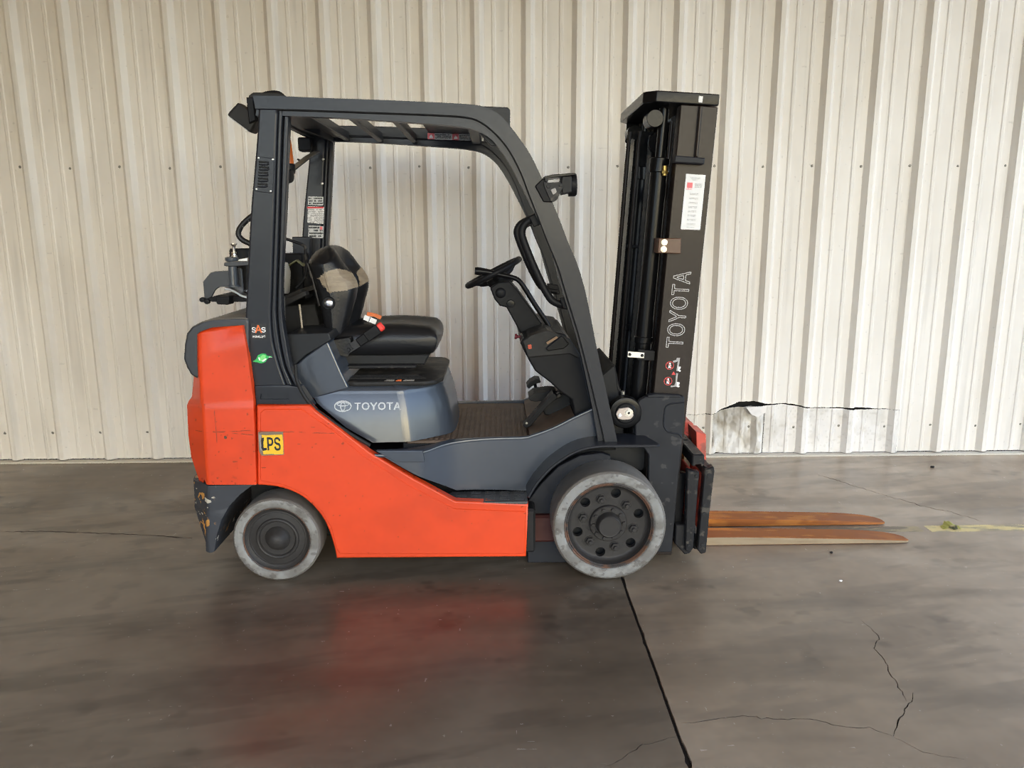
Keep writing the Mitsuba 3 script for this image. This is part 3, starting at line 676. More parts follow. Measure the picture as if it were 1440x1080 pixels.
groove = tube([(q[0], -1.778, q[1]) for q in MID[2:]], 0.0045, 8)
RP_L = crom([(-0.914, 1.948), (-0.930, 1.822), (-0.951, 1.688), (-0.976, 1.524), (-1.016, 1.194), (-1.025, 1.110), (-1.025, 1.040), (-1.021, 0.966), (-1.006, 0.844)], 3)
RP_M = crom([(-0.840, 1.948), (-0.853, 1.821), (-0.878, 1.559), (-0.894, 1.407), (-0.911, 1.231), (-0.920, 1.139), (-0.918, 1.039), (-0.905, 0.963), (-0.893, 0.915), (-0.872, 0.843)], 3)
RP_A = crom([(-0.825, 1.938), (-0.838, 1.822), (-0.863, 1.559), (-0.878, 1.406), (-0.895, 1.230), (-0.901, 1.138), (-0.896, 1.038), (-0.884, 0.950), (-0.869, 0.899), (-0.818, 0.769)], 3)
RP_R = crom([(-0.806, 1.920), (-0.821, 1.769), (-0.842, 1.559), (-0.860, 1.406), (-0.874, 1.270), (-0.879, 1.137), (-0.871, 1.043), (-0.855, 0.916), (-0.827, 0.852), (-0.773, 0.758)], 3)
post = prism(ribbon(RP_L, RP_M), -1.785, -1.705, 0.008, steps=3)
fl1 = prism(ribbon(RP_M, RP_A), -1.776, -1.715, 0.009, steps=3)
fl2 = prism(ribbon(RP_A + A([0.003, 0]), RP_R), -1.762, -1.715, 0.009, steps=3)
og = F + 'overhead_guard'
labels[og] = {'label': 'dark grey overhead guard frame'}
for side in (0, 1):
    f = (lambda m: m) if side == 0 else (lambda m: mir(m))
    k = add(og + '__side_rail', f(rail), 'mat_guard' if side else 'mat_frame', 40)
    add(og + '__rail_flange', f(flange), 'mat_frame', 40)
    add(og + '__rail_groove', f(groove), 'mat_dark', 40)
    add(og + '__rear_post', f(post), 'mat_frame', 40)
    add(og + '__post_flange', f(fl1), 'mat_frame', 40)
    add(og + '__post_flange', f(fl2), 'mat_frame', 40)
zr = A([(-0.769, 1.936), (-0.631, 1.931), (-0.492, 1.928), (-0.354, 1.920), (-0.215, 1.909)]); xs_ = zr[:, 0]
z_roof = zr[0][1]
far_y = 2 * YC + 1.74
def roof_z(x): return float(np.interp(x, OUT[:60, 0], OUT[:60, 1]))
for px_ in [(-0.911, 1.981), (-0.741, 1.978), (-0.574, 1.971), (-0.406, 1.964)]:
    px_ = px_[0]
    z = roof_z(px_) - 0.035
    add(og + '__roof_bar', rbox(px_ - 0.014, px_ + 0.014, -1.735, far_y + 0.01, z - 0.03, z + 0.012, 0.004), 'mat_guard', 25)
xh = (-0.891, 1.966)[0]
add(og + '__rear_header', prism(rnd([(xh - 0.02, roof_z(xh) - 0.01), (xh + 0.14, roof_z(xh + .14) - 0.012), (xh + 0.16, roof_z(xh + .1) - 0.055), (xh - 0.02, roof_z(xh) - 0.055)], 0.006, 2), -1.735, far_y, 0.004), 'mat_guard', 30)
xf_ = (-0.019, 1.900)[0]
add(og + '__front_header', rbox(xf_ - 0.10, xf_ - 0.05, -1.735, far_y, roof_z(xf_) - 0.040, roof_z(xf_) - 0.006, 0.006), 'mat_guard', 25)
vis = prism(rnd([(-0.158, 1.967), (-0.019, 1.960), (0.048, 1.957), (0.058, 1.948), (0.056, 1.811), (-0.020, 1.811)], 0.006, 3), -1.735, -1.70, 0.004)
add(og + '__visor_plate', vis, 'mat_guard', 25)
# lettered warning strip on the far rail
yl = 2 * YC + 1.722
ys_ = 2 * YC + 1.735 - 0.004
def text_on(s, h, x, y, z, rot=0.0, bold=False, face=-1, depth=0.0012, stretch=1.0):
    m = meshkit.text_mesh(s, h, depth, bold)
    v = np.array(m.vertices) * (stretch, 1, 1)
    c, s_ = math.cos(rot), math.sin(rot)
    u = c * v[:, 0] - s_ * v[:, 1]; w = s_ * v[:, 0] + c * v[:, 1]
    return mesh(np.stack([x + u, y - v[:, 2], z + w], 1), m.faces)
def plate(x0, x1, z0, z1, y, t=0.0012): return rbox(x0, x1, y - t, y + 0.001, z0, z1, 0)
yfar = 2 * YC + 1.735 - 0.0008
YWS = 2 * YC + 1.715 - 0.006
beam = prism([(-0.860, 1.994), (-0.482, 1.985), (-0.201, 1.973), (-0.025, 1.959), (0.011, 1.935), (-0.011, 1.908), (-0.202, 1.919), (-0.483, 1.933), (-0.862, 1.950)], YWS, -0.87, 0.003)
add(og + '__inner_beam', beam, 'mat_guard', 25)
add(og + '__roof_front_panel', prism([((-0.333, 1.957)[0], roof_z(-0.3) - .012), ((-0.031, 1.938)[0], roof_z(-0.09) - .012), ((-0.031, 1.938)[0], roof_z(-0.09) - .004), ((-0.333, 1.957)[0], roof_z(-0.3) - .004)], -1.735, 2 * YC + 1.735, 0.003), 'mat_guard', 25)
W0 = A([(-0.338, 1.956), (-0.303, 1.955), (-0.215, 1.952), (-0.183, 1.951), (-0.060, 1.947)])
def scrawl(x0, x1, z0, z1, y, seed, n=10):
    r = np.random.RandomState(seed); ms = []
    rows = max(1, n)
    for i in range(rows):
        zc = z1 - (i + 0.5) * (z1 - z0) / rows; h = 0.3 * (z1 - z0) / rows; x = x0
        while x < x1 - 0.002:
            w = r.uniform(0.0025, 0.009)
            if r.rand() < 0.8: ms.append(rbox(x, min(x + w, x1), y - 0.0008, y, zc - h, zc + h, 0))
            x += w + 0.0015
    return cat(*ms)
def label_part(key, base_mat, base, marks):
    k = add(key, base, base_mat, False)
    for name, m_, ms in marks: add(k + '__' + name, ms, m_, False)
    return k
yw = YWS - 0.0003
sl = lambda i: (W0[i][0], W0[i][1])
dz = -0.030
strip_mats = [('mat_red_soft', 0, 1), ('mat_silver_paint', 1, 2), ('mat_red_soft', 2, 3), ('mat_silver_paint', 3, 4)]
for m_, a, b in strip_mats:
    k = add(og + '__warning_strip', prism([sl(a), sl(b), (sl(b)[0], sl(b)[1] + dz), (sl(a)[0], sl(a)[1] + dz)], yw - 0.001, yw + 0.0008, 0), m_, False)
    xa, xb, zz = sl(a)[0], sl(b)[0], sl(a)[1]
    if m_ == 'mat_red_soft':
        cx = (xa + xb) / 2
        add(og + '__warning_strip__triangle', prism([(cx - 0.011, zz - 0.025), (cx + 0.011, zz - 0.025), (cx, zz - 0.006)], yw - 0.002, yw, 0), 'mat_white', False)
    else:
        add(og + '__warning_strip__print', scrawl(xa + 0.003, xb - 0.003, zz - 0.027, zz - 0.004, yw - 0.001, int(a) + 3, 3), 'mat_ink', False)
# vent panel and its slots and screws on the near rear post
vp = A([(-0.930, 1.768), (-0.864, 1.760), (-0.878, 1.627), (-0.953, 1.636)])
k = add(og + '__vent_panel', prism(rnd(vp, 0.012, 3), -1.789, -1.78, 0.002), 'mat_frame', 30)
for i in range(5):
    z = A([(-0.905, 1.747), (-0.906, 1.727), (-0.910, 1.706), (-0.912, 1.684), (-0.916, 1.663)])[i]
    w = 0.019
    add(k + '__louvre', prism([(z[0] - w, z[1] - 0.003), (z[0] + w, z[1] - 0.005), (z[0] + w, z[1] + 0.002), (z[0] - w, z[1] + 0.004)], -1.7935, -1.788, 0.0015), 'mat_dark', 30)
    add(k + '__louvre_lip', tube([(z[0] - w, -1.792, z[1] - 0.009), (z[0] - 0.5 * w, -1.794, z[1] - 0.011), (z[0] + 0.6 * w, -1.794, z[1] - 0.011), (z[0] + w, -1.792, z[1] - 0.008)], 0.0028, 8), 'mat_frame', 40)
for q in [(-0.925, 1.762), (-0.870, 1.756), (-0.941, 1.644), (-0.886, 1.636)]:
    add(k + '__screw', lathe([(0, .0025), (.003, .002), (.0048, 0), (0, 0)], at3(q, -1.789), (0, -1, 0), 14), 'mat_zinc', 30)
# scratch across the post is left to the paint; rivets and labels on the far post
yp = 2 * YC + 1.785 - 0.08 + 0.0
YFP = 2 * YC + 1.705   # inner face of the far posts
for q in [(-0.858, 1.831), (-0.869, 1.714)]:
    add(og + '__rivet', lathe([(0, .003), (.005, .002), (.007, 0), (0, 0)], at3(q, YFP), (0, -1, 0), 14), 'mat_zinc', 30)
def quad(px, y): return prism(px, y - 0.0012, y + 0.001, 0)
L1 = [(-0.942, 1.652), (-0.866, 1.649), (-0.870, 1.607), (-0.946, 1.611)]; L2 = [(-0.946, 1.604), (-0.865, 1.600), (-0.873, 1.516), (-0.953, 1.523)]; L3 = [(-0.948, 1.509), (-0.873, 1.505), (-0.878, 1.445), (-0.953, 1.449)]
def bbx(P): P = A(P); return P[:, 0].min(), P[:, 0].max(), P[:, 1].min(), P[:, 1].max()
for P, m_, rows in ((L1, 'mat_silver_paint', 3), (L2, 'mat_white', 7), (L3, 'mat_silver_paint', 4)):
    k = add(og + '__data_plate', quad(P, YFP), m_, False)
    x0, x1, z0, z1 = bbx(P)
    add(k + '__print', scrawl(x0 + .006, x1 - .006, z0 + .004, z1 - (.012 if m_ == 'mat_white' else .004), YFP - 0.0012, rows, rows), 'mat_ink' if m_ != 'mat_white' else 'mat_pale_ink', False)
    if m_ == 'mat_white': add(k + '__red_band', plate(x0 + .002, x1 - .002, z1 - .011, z1 - .003, YFP - 0.0006), 'mat_red_ink', False)
    if rows == 4: add(k + '__red_mark', plate(x1 - .018, x1 - .006, z1 - .022, z1 - .006, YFP - 0.0012), 'mat_red_soft', False)

# rear work lamp at the back of the roof
RL = F + 'rear_work_lamp'
labels[RL] = {'label': 'black lamp hanging from the rear end of the roof'}
lp = A((-1.015, 1.936)); d = A([-0.55, 0, -0.72]); d /= np.linalg.norm(d)
cen = A([lp[0] + 0.012, -1.66, lp[1] - 0.012])
def sq_ring(c, R_, w, h, r, z):
    p = rnd([(-w, -h), (w, -h), (w, h), (-w, h)], r, 4)
    return (np.stack([p[:, 0], p[:, 1], np.full(len(p), z)], 1)) @ R_.T + c
R_ = frame_to(d, (0, 1, 0))
add(RL + '__housing', loft([sq_ring(cen, R_, *q) for q in [(.040, .026, .010, -.040), (.050, .036, .012, -.034), (.054, .041, .013, 0.0), (.056, .043, .013, 0.020), (.054, .041, .012, .028)]]), 'mat_black', 35)
add(RL + '__lens', loft([sq_ring(cen, R_, *q) for q in [(.048, .036, .012, .026), (.046, .034, .012, .032)]]), 'mat_lens', 30)
br = A([(-0.985, 1.968), (-0.973, 2.008), (-0.956, 2.019), (-0.860, 2.019), (-0.835, 2.011), (-0.828, 1.995), (-0.851, 1.992), (-0.941, 1.992), (-0.948, 1.968), (-0.942, 1.925), (-0.963, 1.914)])
add(RL + '__bracket', prism(rnd(br, 0.006, 2), -1.70, -1.63, 0.004), 'mat_black', 30)
add(RL + '__bracket', prism([(-0.980, 1.998), (-0.952, 1.998), (-0.947, 1.911), (-0.976, 1.900)], -1.715, -1.69, 0.004), 'mat_plastic', 30)
add(RL + '__cable', tube(crom([at3(q, -1.64) for q in [(-0.948, 2.018), (-0.911, 2.029), (-0.876, 2.029), (-0.854, 2.018)]], 5), 0.006, 8), 'mat_plastic', 40)

# strobe with bracket on the far rear post
ST = F + 'strobe_beacon'
labels[ST] = {'label': 'amber beacon on a bent grey bracket inside the rear posts'}
c0 = A(at3((-0.939, 1.789), -1.28))
add(ST + '__lens', lathe([(0, 0), (.020, 0), (.021, .01), (.015, .10), (.010, .118), (0, .122)], c0 - (0, 0, 0.01), (0, 0, 1), 24), 'mat_amber', 35)
add(ST + '__base', lathe([(0, -.05), (.024, -.05), (.026, -.045), (.026, -.015), (.022, -.008), (0, -.008)], c0, (0, 0, 1), 24), 'mat_plastic', 35)
bp = A([(-0.977, 1.751), (-0.934, 1.751), (-0.894, 1.827), (-0.875, 1.859)]); bp3 = [at3(bp[0], -1.30), at3(bp[1], -1.28), at3(bp[2], -1.1), at3(bp[3], -1.0)]
add(ST + '__bracket', cat(*[trimesh.convex.convex_hull(np.vstack([A(p) + A(o) for p in (bp3[i], bp3[i + 1]) for o in ((-.016, -.003, -.004), (.016, -.003, -.004), (-.016, .003, .004), (.016, .003, .004))])) for i in range(3)]), 'mat_cover', 25)
mb = A(at3((-0.929, 1.899), -0.97))
add(ST + '__mount', rbox(mb[0] - .035, mb[0] + .03, -1.0, -0.93, mb[2] - .035, mb[2] + .03, .006), 'mat_plastic', 25)
add(ST + '__cable', tube(crom([at3(q, -1.02) for q in [(-0.965, 1.824), (-0.945, 1.817), (-0.917, 1.830), (-0.899, 1.850), (-0.893, 1.887)]], 6), 0.004, 8), 'mat_plastic', 40)
hb = A(at3((-0.905, 1.717), -1.5))
add(F + 'backup_alarm', lathe([(0, 0), (.018, 0), (.030, .02), (.032, .05), (.026, .065), (0, .07)], hb + A((-.03, 0, 0)), (1, -.2, -.1), 24), 'mat_plastic', 35)
add(F + 'backup_alarm__bracket', rbox(hb[0] - .045, hb[0] - .010, -1.715, -1.49, hb[2] - .014, hb[2] - .004, .002), 'mat_plastic', 25)
# strap hook: slanting plate under the roof corner
add(og + '__corner_gusset', prism([(-0.983, 1.972), (-0.955, 1.998), (-0.797, 1.959), (-0.799, 1.907)], -1.25, -0.95, 0.003), 'mat_guard', 25)

# grab handles on the two front pillars
gh = [(0.172, 1.538), (0.146, 1.527), (0.120, 1.510), (0.104, 1.481), (0.108, 1.447), (0.140, 1.365), (0.182, 1.272), (0.218, 1.209), (0.239, 1.189), (0.272, 1.176), (0.311, 1.170)]
GH = F + 'grab_handle'
k = add(GH, tube(crom([at3(q, -1.715) for q in gh], 5), 0.016, 12), 'mat_plastic', 40)
add(GH, mir(tube(crom([at3(q, -1.715) for q in gh], 5), 0.016, 12)), 'mat_plastic', 40)
for P in ([(0.133, 1.535), (0.191, 1.560), (0.203, 1.515), (0.151, 1.492)], [(0.257, 1.212), (0.316, 1.203), (0.329, 1.152), (0.275, 1.162)]):
    q = prism(rnd(P, 0.008, 3), -1.745, -1.705, 0.006, steps=2)
    add(k + '__foot', q, 'mat_plastic', 35); add(GH + '_001__foot', mir(q), 'mat_plastic', 35)
YFF = 2 * YC + 1.735
for q in [(0.173, 1.606), (0.276, 1.336), (0.354, 1.060)]:
    add(og + '__bolt_hole', lathe([(0, .003), (.006, .003), (.0075, 0), (0, 0)], at3(q, YFF + 0.001), (0, -1, 0), 14), 'mat_dark', 30)

# head lamp on the near front pillar
HL = F + 'head_lamp'
labels[HL] = {'label': 'black head lamp with bracket on the front pillar'}
add(HL + '__hood', prism(rnd([(0.187, 1.688), (0.221, 1.696), (0.312, 1.702), (0.315, 1.695), (0.292, 1.691), (0.207, 1.682), (0.193, 1.671)], 0.003, 2), -1.80, -1.66, 0.004), 'mat_gloss_black', 30)
add(HL + '__housing', prism(rnd([(0.261, 1.690), (0.298, 1.693), (0.300, 1.682), (0.300, 1.629), (0.264, 1.621), (0.256, 1.654)], 0.004, 2), -1.79, -1.67, 0.012, steps=3), 'mat_black', 35)
c1 = A(at3((0.291, 1.660), -1.73))
add(HL + '__lamp_ring', lathe([(0, .0), (.046, 0), (.046, .026), (.042, .032), (.036, .030), (0, .028)], c1, (1, 0, 0.03), 32), 'mat_plastic', 35)
add(HL + '__lens', lathe([(0, .034), (.022, .032), (.037, .028), (.037, .02), (0, .02)], c1, (1, 0, 0.03), 32), 'mat_lens', 35)
bk = rnd([(0.186, 1.670), (0.209, 1.665), (0.253, 1.667), (0.265, 1.648), (0.254, 1.629), (0.243, 1.602), (0.229, 1.591), (0.215, 1.594), (0.189, 1.651)], 0.004, 2)
hole1 = rnd([(0.214, 1.637), (0.234, 1.646), (0.240, 1.629), (0.226, 1.618)], 0.003, 2)
add(HL + '__bracket', prism(bk, -1.803, -1.797, 0.0015, holes=(hole1,)), 'mat_black_wear', 30)
add(HL + '__bracket', prism(rnd([(0.181, 1.679), (0.198, 1.679), (0.235, 1.597), (0.221, 1.589), (0.187, 1.591), (0.153, 1.652)], 0.004, 2), -1.797, -1.72, 0.004), 'mat_plastic', 30)
for q in [(0.199, 1.675), (0.255, 1.655), (0.206, 1.651)]:
    add(HL + '__bolt', hexnut(at3(q, -1.80), (0, -1, 0), .008, .008), 'mat_black_wear', 25)

# ---------------------------------------------------------------- gas bottle bracket, hose and box behind the seat
BR = F + 'bottle_bracket'
labels[BR] = {'label': 'grey plates, chrome pin and clamps of the empty gas bottle bracket'}
bp_ = [(-1.267, 1.269), (-1.231, 1.308), (-1.212, 1.313), (-1.154, 1.316), (-1.098, 1.329), (-1.097, 1.219), (-1.160, 1.232), (-1.171, 1.247), (-1.199, 1.246), (-1.218, 1.232), (-1.243, 1.192), (-1.267, 1.192)]
add(BR + '__cradle_plate', prism(rnd(bp_, 0.008, 2), -1.556, -1.544, 0.002), 'mat_cover', 30)
add(BR + '__cradle_plate', prism(rnd(bp_, 0.008, 2), -1.15, -1.138, 0.002), 'mat_cover', 30)
for q, r_ in zip([(-1.269, 1.193), (-1.249, 1.185)], (0.010, 0.011)):
    add(BR + '__knob', lathe([(0, 0), (r_, .003), (r_ * 1.1, .012), (r_, .022), (0, .025)], at3(q, -1.56), (0, -1, 0), 18), 'mat_plastic', 35)
q0, q1 = (-1.118, 1.343), (-1.128, 1.249)
add(BR + '__clamp_post', cat(lathe([(0, 0), (.024, 0), (.024, .006), (.018, .008), (.0175, .105), (.026, .108), (.028, .113), (.028, .122), (.020, .126), (0, .127)], at3(q1, -1.58), (0, 0, 1), 28)), pri('mat_post', (0.055, 0.065, 0.08), 0.3, coat=0.5), 35)
qt = A(at3((-1.116, 1.358), -1.58))
add(BR + '__clamp_arm', prism(rnd([(-1.156, 1.352), (-1.129, 1.358), (-1.050, 1.357), (-1.051, 1.339), (-1.130, 1.334), (-1.157, 1.337)], 0.003, 2), -1.60, -1.55, 0.003), 'mat_cover', 30)
add(BR + '__chrome_pin', lathe([(0, 0), (.012, 0), (.012, .022), (.008, .024), (.0075, .03), (.011, .033), (.011, .037), (.006, .039), (.0055, .058), (.009, .064), (.015, .070), (.015, .073), (0, .074)], qt, (0, 0, 1), 24), 'mat_chrome', 35)
add(BR + '__side_pin', cyl(qt + A((-.012, .012, 0)), qt + A((-.012, .012, .034)), .005, 12), 'mat_bracket_brown', 30)
add(BR + '__latch_plate', prism(rnd([(-1.129, 1.360), (-1.062, 1.372), (-1.063, 1.354), (-1.093, 1.354)], 0.002, 2), -1.58, -1.53, 0.002), 'mat_zinc', 30)
strap = crom([(-1.162, 1.242), (-1.141, 1.238), (-1.115, 1.226), (-1.091, 1.211), (-1.067, 1.204)], 5)
add(BR + '__chrome_strap', prism(path_band(strap, 0.012), -1.60, -1.54, 0.002), 'mat_chrome', 35)
strap = crom([(-1.193, 1.243), (-1.162, 1.243), (-1.131, 1.230), (-1.100, 1.224)], 5)
add(BR + '__chrome_strap', prism(path_band(strap, 0.010), -1.50, -1.44, 0.002), 'mat_chrome', 35)
add(BR + '__base_bar', prism(rnd([(-1.248, 1.199), (-1.195, 1.214), (-1.067, 1.207), (-1.069, 1.183), (-1.167, 1.183), (-1.228, 1.184)], 0.004, 2), -1.58, -1.10, 0.005), 'mat_plastic', 30)
add(BR + '__foot', prism(rnd([(-1.190, 1.211), (-1.133, 1.211), (-1.139, 1.175), (-1.190, 1.178)], 0.006, 3), -1.63, -1.56, 0.006, steps=2), 'mat_plastic', 35)
add(BR + '__drum', lathe([(0, -.0), (.060, 0), (.062, .01), (.062, .15), (.056, .16), (0, .16)], at3((-1.133, 1.246), -1.40), (0, 0, 1), 32), 'mat_plastic', 35)
add(BR + '__cross_plate', prism(rnd([(-1.130, 1.337), (-1.091, 1.355), (-1.101, 1.217), (-1.138, 1.218)], .003, 2), -1.50, -1.20, 0.003), 'mat_black', 30)
hose = crom([at3(q, y) for q, y in zip([(-0.982, 1.561), (-1.019, 1.546), (-1.044, 1.529), (-1.069, 1.506), (-1.084, 1.482), (-1.084, 1.462), (-1.068, 1.444), (-1.039, 1.429), (-1.005, 1.402)], (-1.60, -1.60, -1.60, -1.6, -1.6, -1.6, -1.6, -1.6, -1.6))], 6)
def hose_mat(p, n, uv): return mix((0.010, 0.010, 0.010), (0.30, 0.28, 0.26), smoothstep(0.86, 0.9, noise(p.x * 130, p.y * 130, p.z * 130)))
pri('mat_hose', proc(hose_mat), 0.45)
add(F + 'gas_hose', tube(hose, 0.0115, 12), 'mat_hose', 40, label='black gas hose looping out behind the rear post')
add(F + 'bottle_end', lathe([(0, .0), (.05, 0), (.052, .02), (.05, .10), (.035, .14), (0, .15)], at3((-1.045, 1.198), -1.2), (0.15, -.1, 1), 28), 'mat_silver_paint', 40, label='pale round canister behind the rear post')
RB = F + 'air_cleaner'
labels[RB] = {'label': 'black box and rods behind the seat'}
add(RB + '__box', prism(rnd([(-1.047, 1.375), (-0.942, 1.374), (-0.941, 1.150), (-1.061, 1.151)], .006, 2), -1.12, -0.95, 0.006), 'mat_plastic', 30)
add(RB + '__bracket', prism(rnd([(-1.018, 1.453), (-0.933, 1.453), (-0.931, 1.439), (-0.941, 1.316), (-1.019, 1.316)], .003, 2), -1.0, -0.94, 0.003), 'mat_frame', 30)
add(RB + '__lid_edge', prism(path_band([(-1.024, 1.306), (-0.964, 1.343), (-0.931, 1.316)], 0.006), -1.16, -1.10, 0.001), pri('mat_olive', (0.20, 0.20, 0.10), 0.5), 30)
add(RB + '__rod', tube(crom([at3(q, -1.2) for q in [(-1.009, 1.449), (-0.956, 1.432), (-0.910, 1.412), (-0.907, 1.378), (-0.905, 1.325), (-0.911, 1.278), (-0.934, 1.238), (-0.962, 1.214)]], 5), 0.007, 10), 'mat_black_wear', 40)
add(RB + '__rod', tube([at3(q, -1.5) for q in [(-0.829, 1.344), (-0.808, 1.267), (-0.786, 1.157)]], 0.006, 8), 'mat_black_wear', 40)
add(RB + '__tray', prism(rnd([(-0.971, 1.187), (-0.865, 1.232), (-0.857, 1.212), (-0.966, 1.155)], .003, 2), -1.5, -1.0, 0.004), 'mat_black', 30)
add(RB + '__tray', prism(rnd([(-0.957, 1.177), (-0.835, 1.226), (-0.830, 1.207), (-0.946, 1.152)], .003, 2), -1.54, -1.48, 0.004), 'mat_black', 30)
add(RB + '__hinge', prism(rnd([(-0.905, 1.209), (-0.893, 1.209), (-0.898, 1.083), (-0.910, 1.077)], .002, 2), -1.68, -1.65, 0.002), 'mat_zinc', 30)
add(RB + '__back_panel', prism(rnd([(-1.007, 1.146), (-0.828, 1.155), (-0.797, 0.977), (-1.018, 0.971)], .004, 2), -1.40, -0.95, 0.004), 'mat_dark', 30)
add(RB + '__pale_rod', tube([at3(q, -1.5) for q in [(-0.873, 1.164), (-0.867, 1.059)]], 0.0045, 8), pri('mat_tan', (0.42, 0.36, 0.27), 0.5), 40)

# ---------------------------------------------------------------- seat
SE = F + 'seat'
labels[SE] = {'label': 'black vinyl seat, its backrest patched with brown tape'}
SY0, SY1 = -1.545, -1.095
fr = crom([(-0.763, 1.417), (-0.720, 1.411), (-0.685, 1.368), (-0.656, 1.325), (-0.627, 1.281), (-0.616, 1.244), (-0.621, 1.206), (-0.635, 1.163), (-0.647, 1.118), (-0.661, 1.074), (-0.676, 1.017)], 4)
bk_ = crom([(-0.763, 1.417), (-0.801, 1.402), (-0.827, 1.375), (-0.832, 1.344), (-0.809, 1.254), (-0.789, 1.157), (-0.768, 1.017)], 4)
def resamp(P, n):
    d = np.r_[0, np.cumsum(np.linalg.norm(np.diff(P, axis=0), axis=1))]
    t = np.linspace(0, d[-1], n)
    return np.stack([np.interp(t, d, P[:, 0]), np.interp(t, d, P[:, 1])], 1)
FR, BK = resamp(fr, 26), resamp(bk_, 26)
rings = []
for s in np.linspace(-1, 1, 41):
    e = (1 - abs(s) ** 5) ** 0.35 if abs(s) < 1 else 0.0
    e = max(e, 0.03)
    a = abs(s)
    t = np.linspace(0, 1, 26)
    wing = -0.060 * (1 - min(1, max(0, (a - 0.30) / 0.38)) ** 2 * (3 - 2 * min(1, max(0, (a - 0.30) / 0.38))))
    body = np.interp(t, [0, 0.12, 0.3, 0.9, 1], [0.0, 0.25, 1, 1, 0.8])
    f = FR + np.stack([wing * body, 0 * t], 1)
    drop = -0.075 * max(0, (a - 0.25) / 0.75) ** 1.6
    up = np.interp(t, [0, 0.25, 1], [1, 0.35, 0])
    g = BK + np.stack([0 * t, drop * up], 1); f = f + np.stack([0.03 * up * max(0, a - 0.25), drop * up], 1)
    ring = np.vstack([f, g[::-1][:-1]])
    c = ring.mean(0)
    if e < 1:
        mid = (f + g) / 2
        f2 = mid + (f - mid) * e; g2 = mid + (g - mid) * e
        ring = np.vstack([f2, g2[::-1][:-1]]); ring = c + (ring - c) * (0.93 + 0.07 * e)
    y = (SY0 + SY1) / 2 + s * (SY1 - SY0) / 2
    rings.append(np.stack([ring[:, 0], np.full(len(ring), y), ring[:, 1]], 1))
backrest = loft(rings)
kb = add(SE + '__backrest', backrest, 'mat_vinyl', 60)
# taped patches follow the backrest's surface
def on_surface(m, poly, y0, y1, off=0.0035, dirs=(0, -1, 0)):
    """The part of the mesh whose (x, z) lies in the outline and y in the range, pushed out along its normals."""
    q = trimesh.Trimesh(m.vertices, m.faces, process=True)
    q = q.subdivide().subdivide()
    P = Polygon(poly)
    import shapely
    c = q.triangles_center
    keep = shapely.contains_xy(P, c[:, 0], c[:, 2]) & (c[:, 1] > y0) & (c[:, 1] < y1)
    n = q.vertex_normals
    s = trimesh.Trimesh(q.vertices + n * off * (1 + 0.8 * (meshkit.noise(q.vertices * 90)[:, None] - 0.5)), q.faces[keep], process=False)
    s.remove_unreferenced_vertices()
    return s
p1 = [(-0.775, 1.280), (-0.733, 1.311), (-0.689, 1.320), (-0.662, 1.310), (-0.641, 1.295), (-0.617, 1.276), (-0.610, 1.239), (-0.657, 1.227), (-0.713, 1.221), (-0.732, 1.218), (-0.752, 1.246)]
p2 = [(-0.674, 1.280), (-0.646, 1.317), (-0.625, 1.327), (-0.603, 1.287), (-0.601, 1.256), (-0.636, 1.233), (-0.667, 1.216)]
add(kb + '__tape_patch', on_surface(backrest, p1, -1.6, -1.40), 'mat_vinyl_tape', 50, label='brown tape on the near side of the backrest')
add(kb + '__tape_patch', on_surface(backrest, p2, -1.22, -1.0), 'mat_vinyl_tape', 50)
kq = A(at3((-0.733, 1.173), -1.55))
add(SE + '__recliner_knob', cat(lathe([(0, 0), (.026, 0), (.028, .006), (.026, .016), (0, .018)], kq + (0, .01, 0), (0, -1, 0), 24)), 'mat_plastic', 35)
add(SE + '__recliner_knob__cap', lathe([(0, .004), (.006, .004), (.014, .003), (.0185, 0), (.0185, -.004), (0, -.004)], kq + A((0.001, -.008, 0)), (0, -1, 0), 24), 'mat_chrome', 35)
cu = crom([(-0.743, 1.023), (-0.672, 1.052), (-0.575, 1.064), (-0.447, 1.068), (-0.319, 1.058), (-0.283, 1.046), (-0.265, 1.020), (-0.266, 0.981), (-0.283, 0.945), (-0.322, 0.933), (-0.516, 0.927), (-0.709, 0.932), (-0.747, 0.958)], 4, True)
rings = []
cc = cu.mean(0)
for s in np.linspace(-1, 1, 33):
    a = abs(s); e = max(0.05, (1 - a ** 6) ** 0.4 if a < 1 else 0.05)
    bol = 0.012 * math.exp(-((a - 0.72) / 0.2) ** 2) - 0.016 * (1 - min(1, a / 0.6) ** 2)
    q = cu.copy()
    top = np.clip((q[:, 1] - cc[1]) / 0.05, 0, 1)
    q[:, 1] += bol * top
    q = cc + (q - cc) * A([0.965 + 0.035 * e, 0.35 + 0.65 * e])
    rings.append(np.stack([q[:, 0], np.full(len(q), YC + s * 0.225), q[:, 1]], 1))
add(SE + '__cushion', loft(rings), 'mat_vinyl', 60)
add(SE + '__seat_base', prism(rnd([(-0.748, 0.940), (-0.300, 0.937), (-0.320, 0.908), (-0.327, 0.889), (-0.744, 0.891)], .006, 2), -1.50, 2 * YC + 1.50, 0.006), 'mat_dark', 30)
add(SE + '__slide_rail', rbox(*[(-0.729, 0.892)[0], (-0.364, 0.889)[0]], -1.53, -1.49, (-0.635, 0.878)[1], (-0.634, 0.894)[1], 0.004), 'mat_black_wear', 30)
add(SE + '__side_bolster', loft([np.stack([p[:, 0], np.full(len(p), y), p[:, 1]], 1) for y, p in ((-1.575, rnd([(-0.736, 1.011), (-0.642, 1.024), (-0.638, 0.967), (-0.658, 0.941), (-0.726, 0.954)], .01, 3)), (-1.50, rnd([(-0.735, 1.024), (-0.622, 1.036), (-0.626, 0.960), (-0.658, 0.941), (-0.733, 0.948)], .01, 3)))]), 'mat_vinyl', 40)
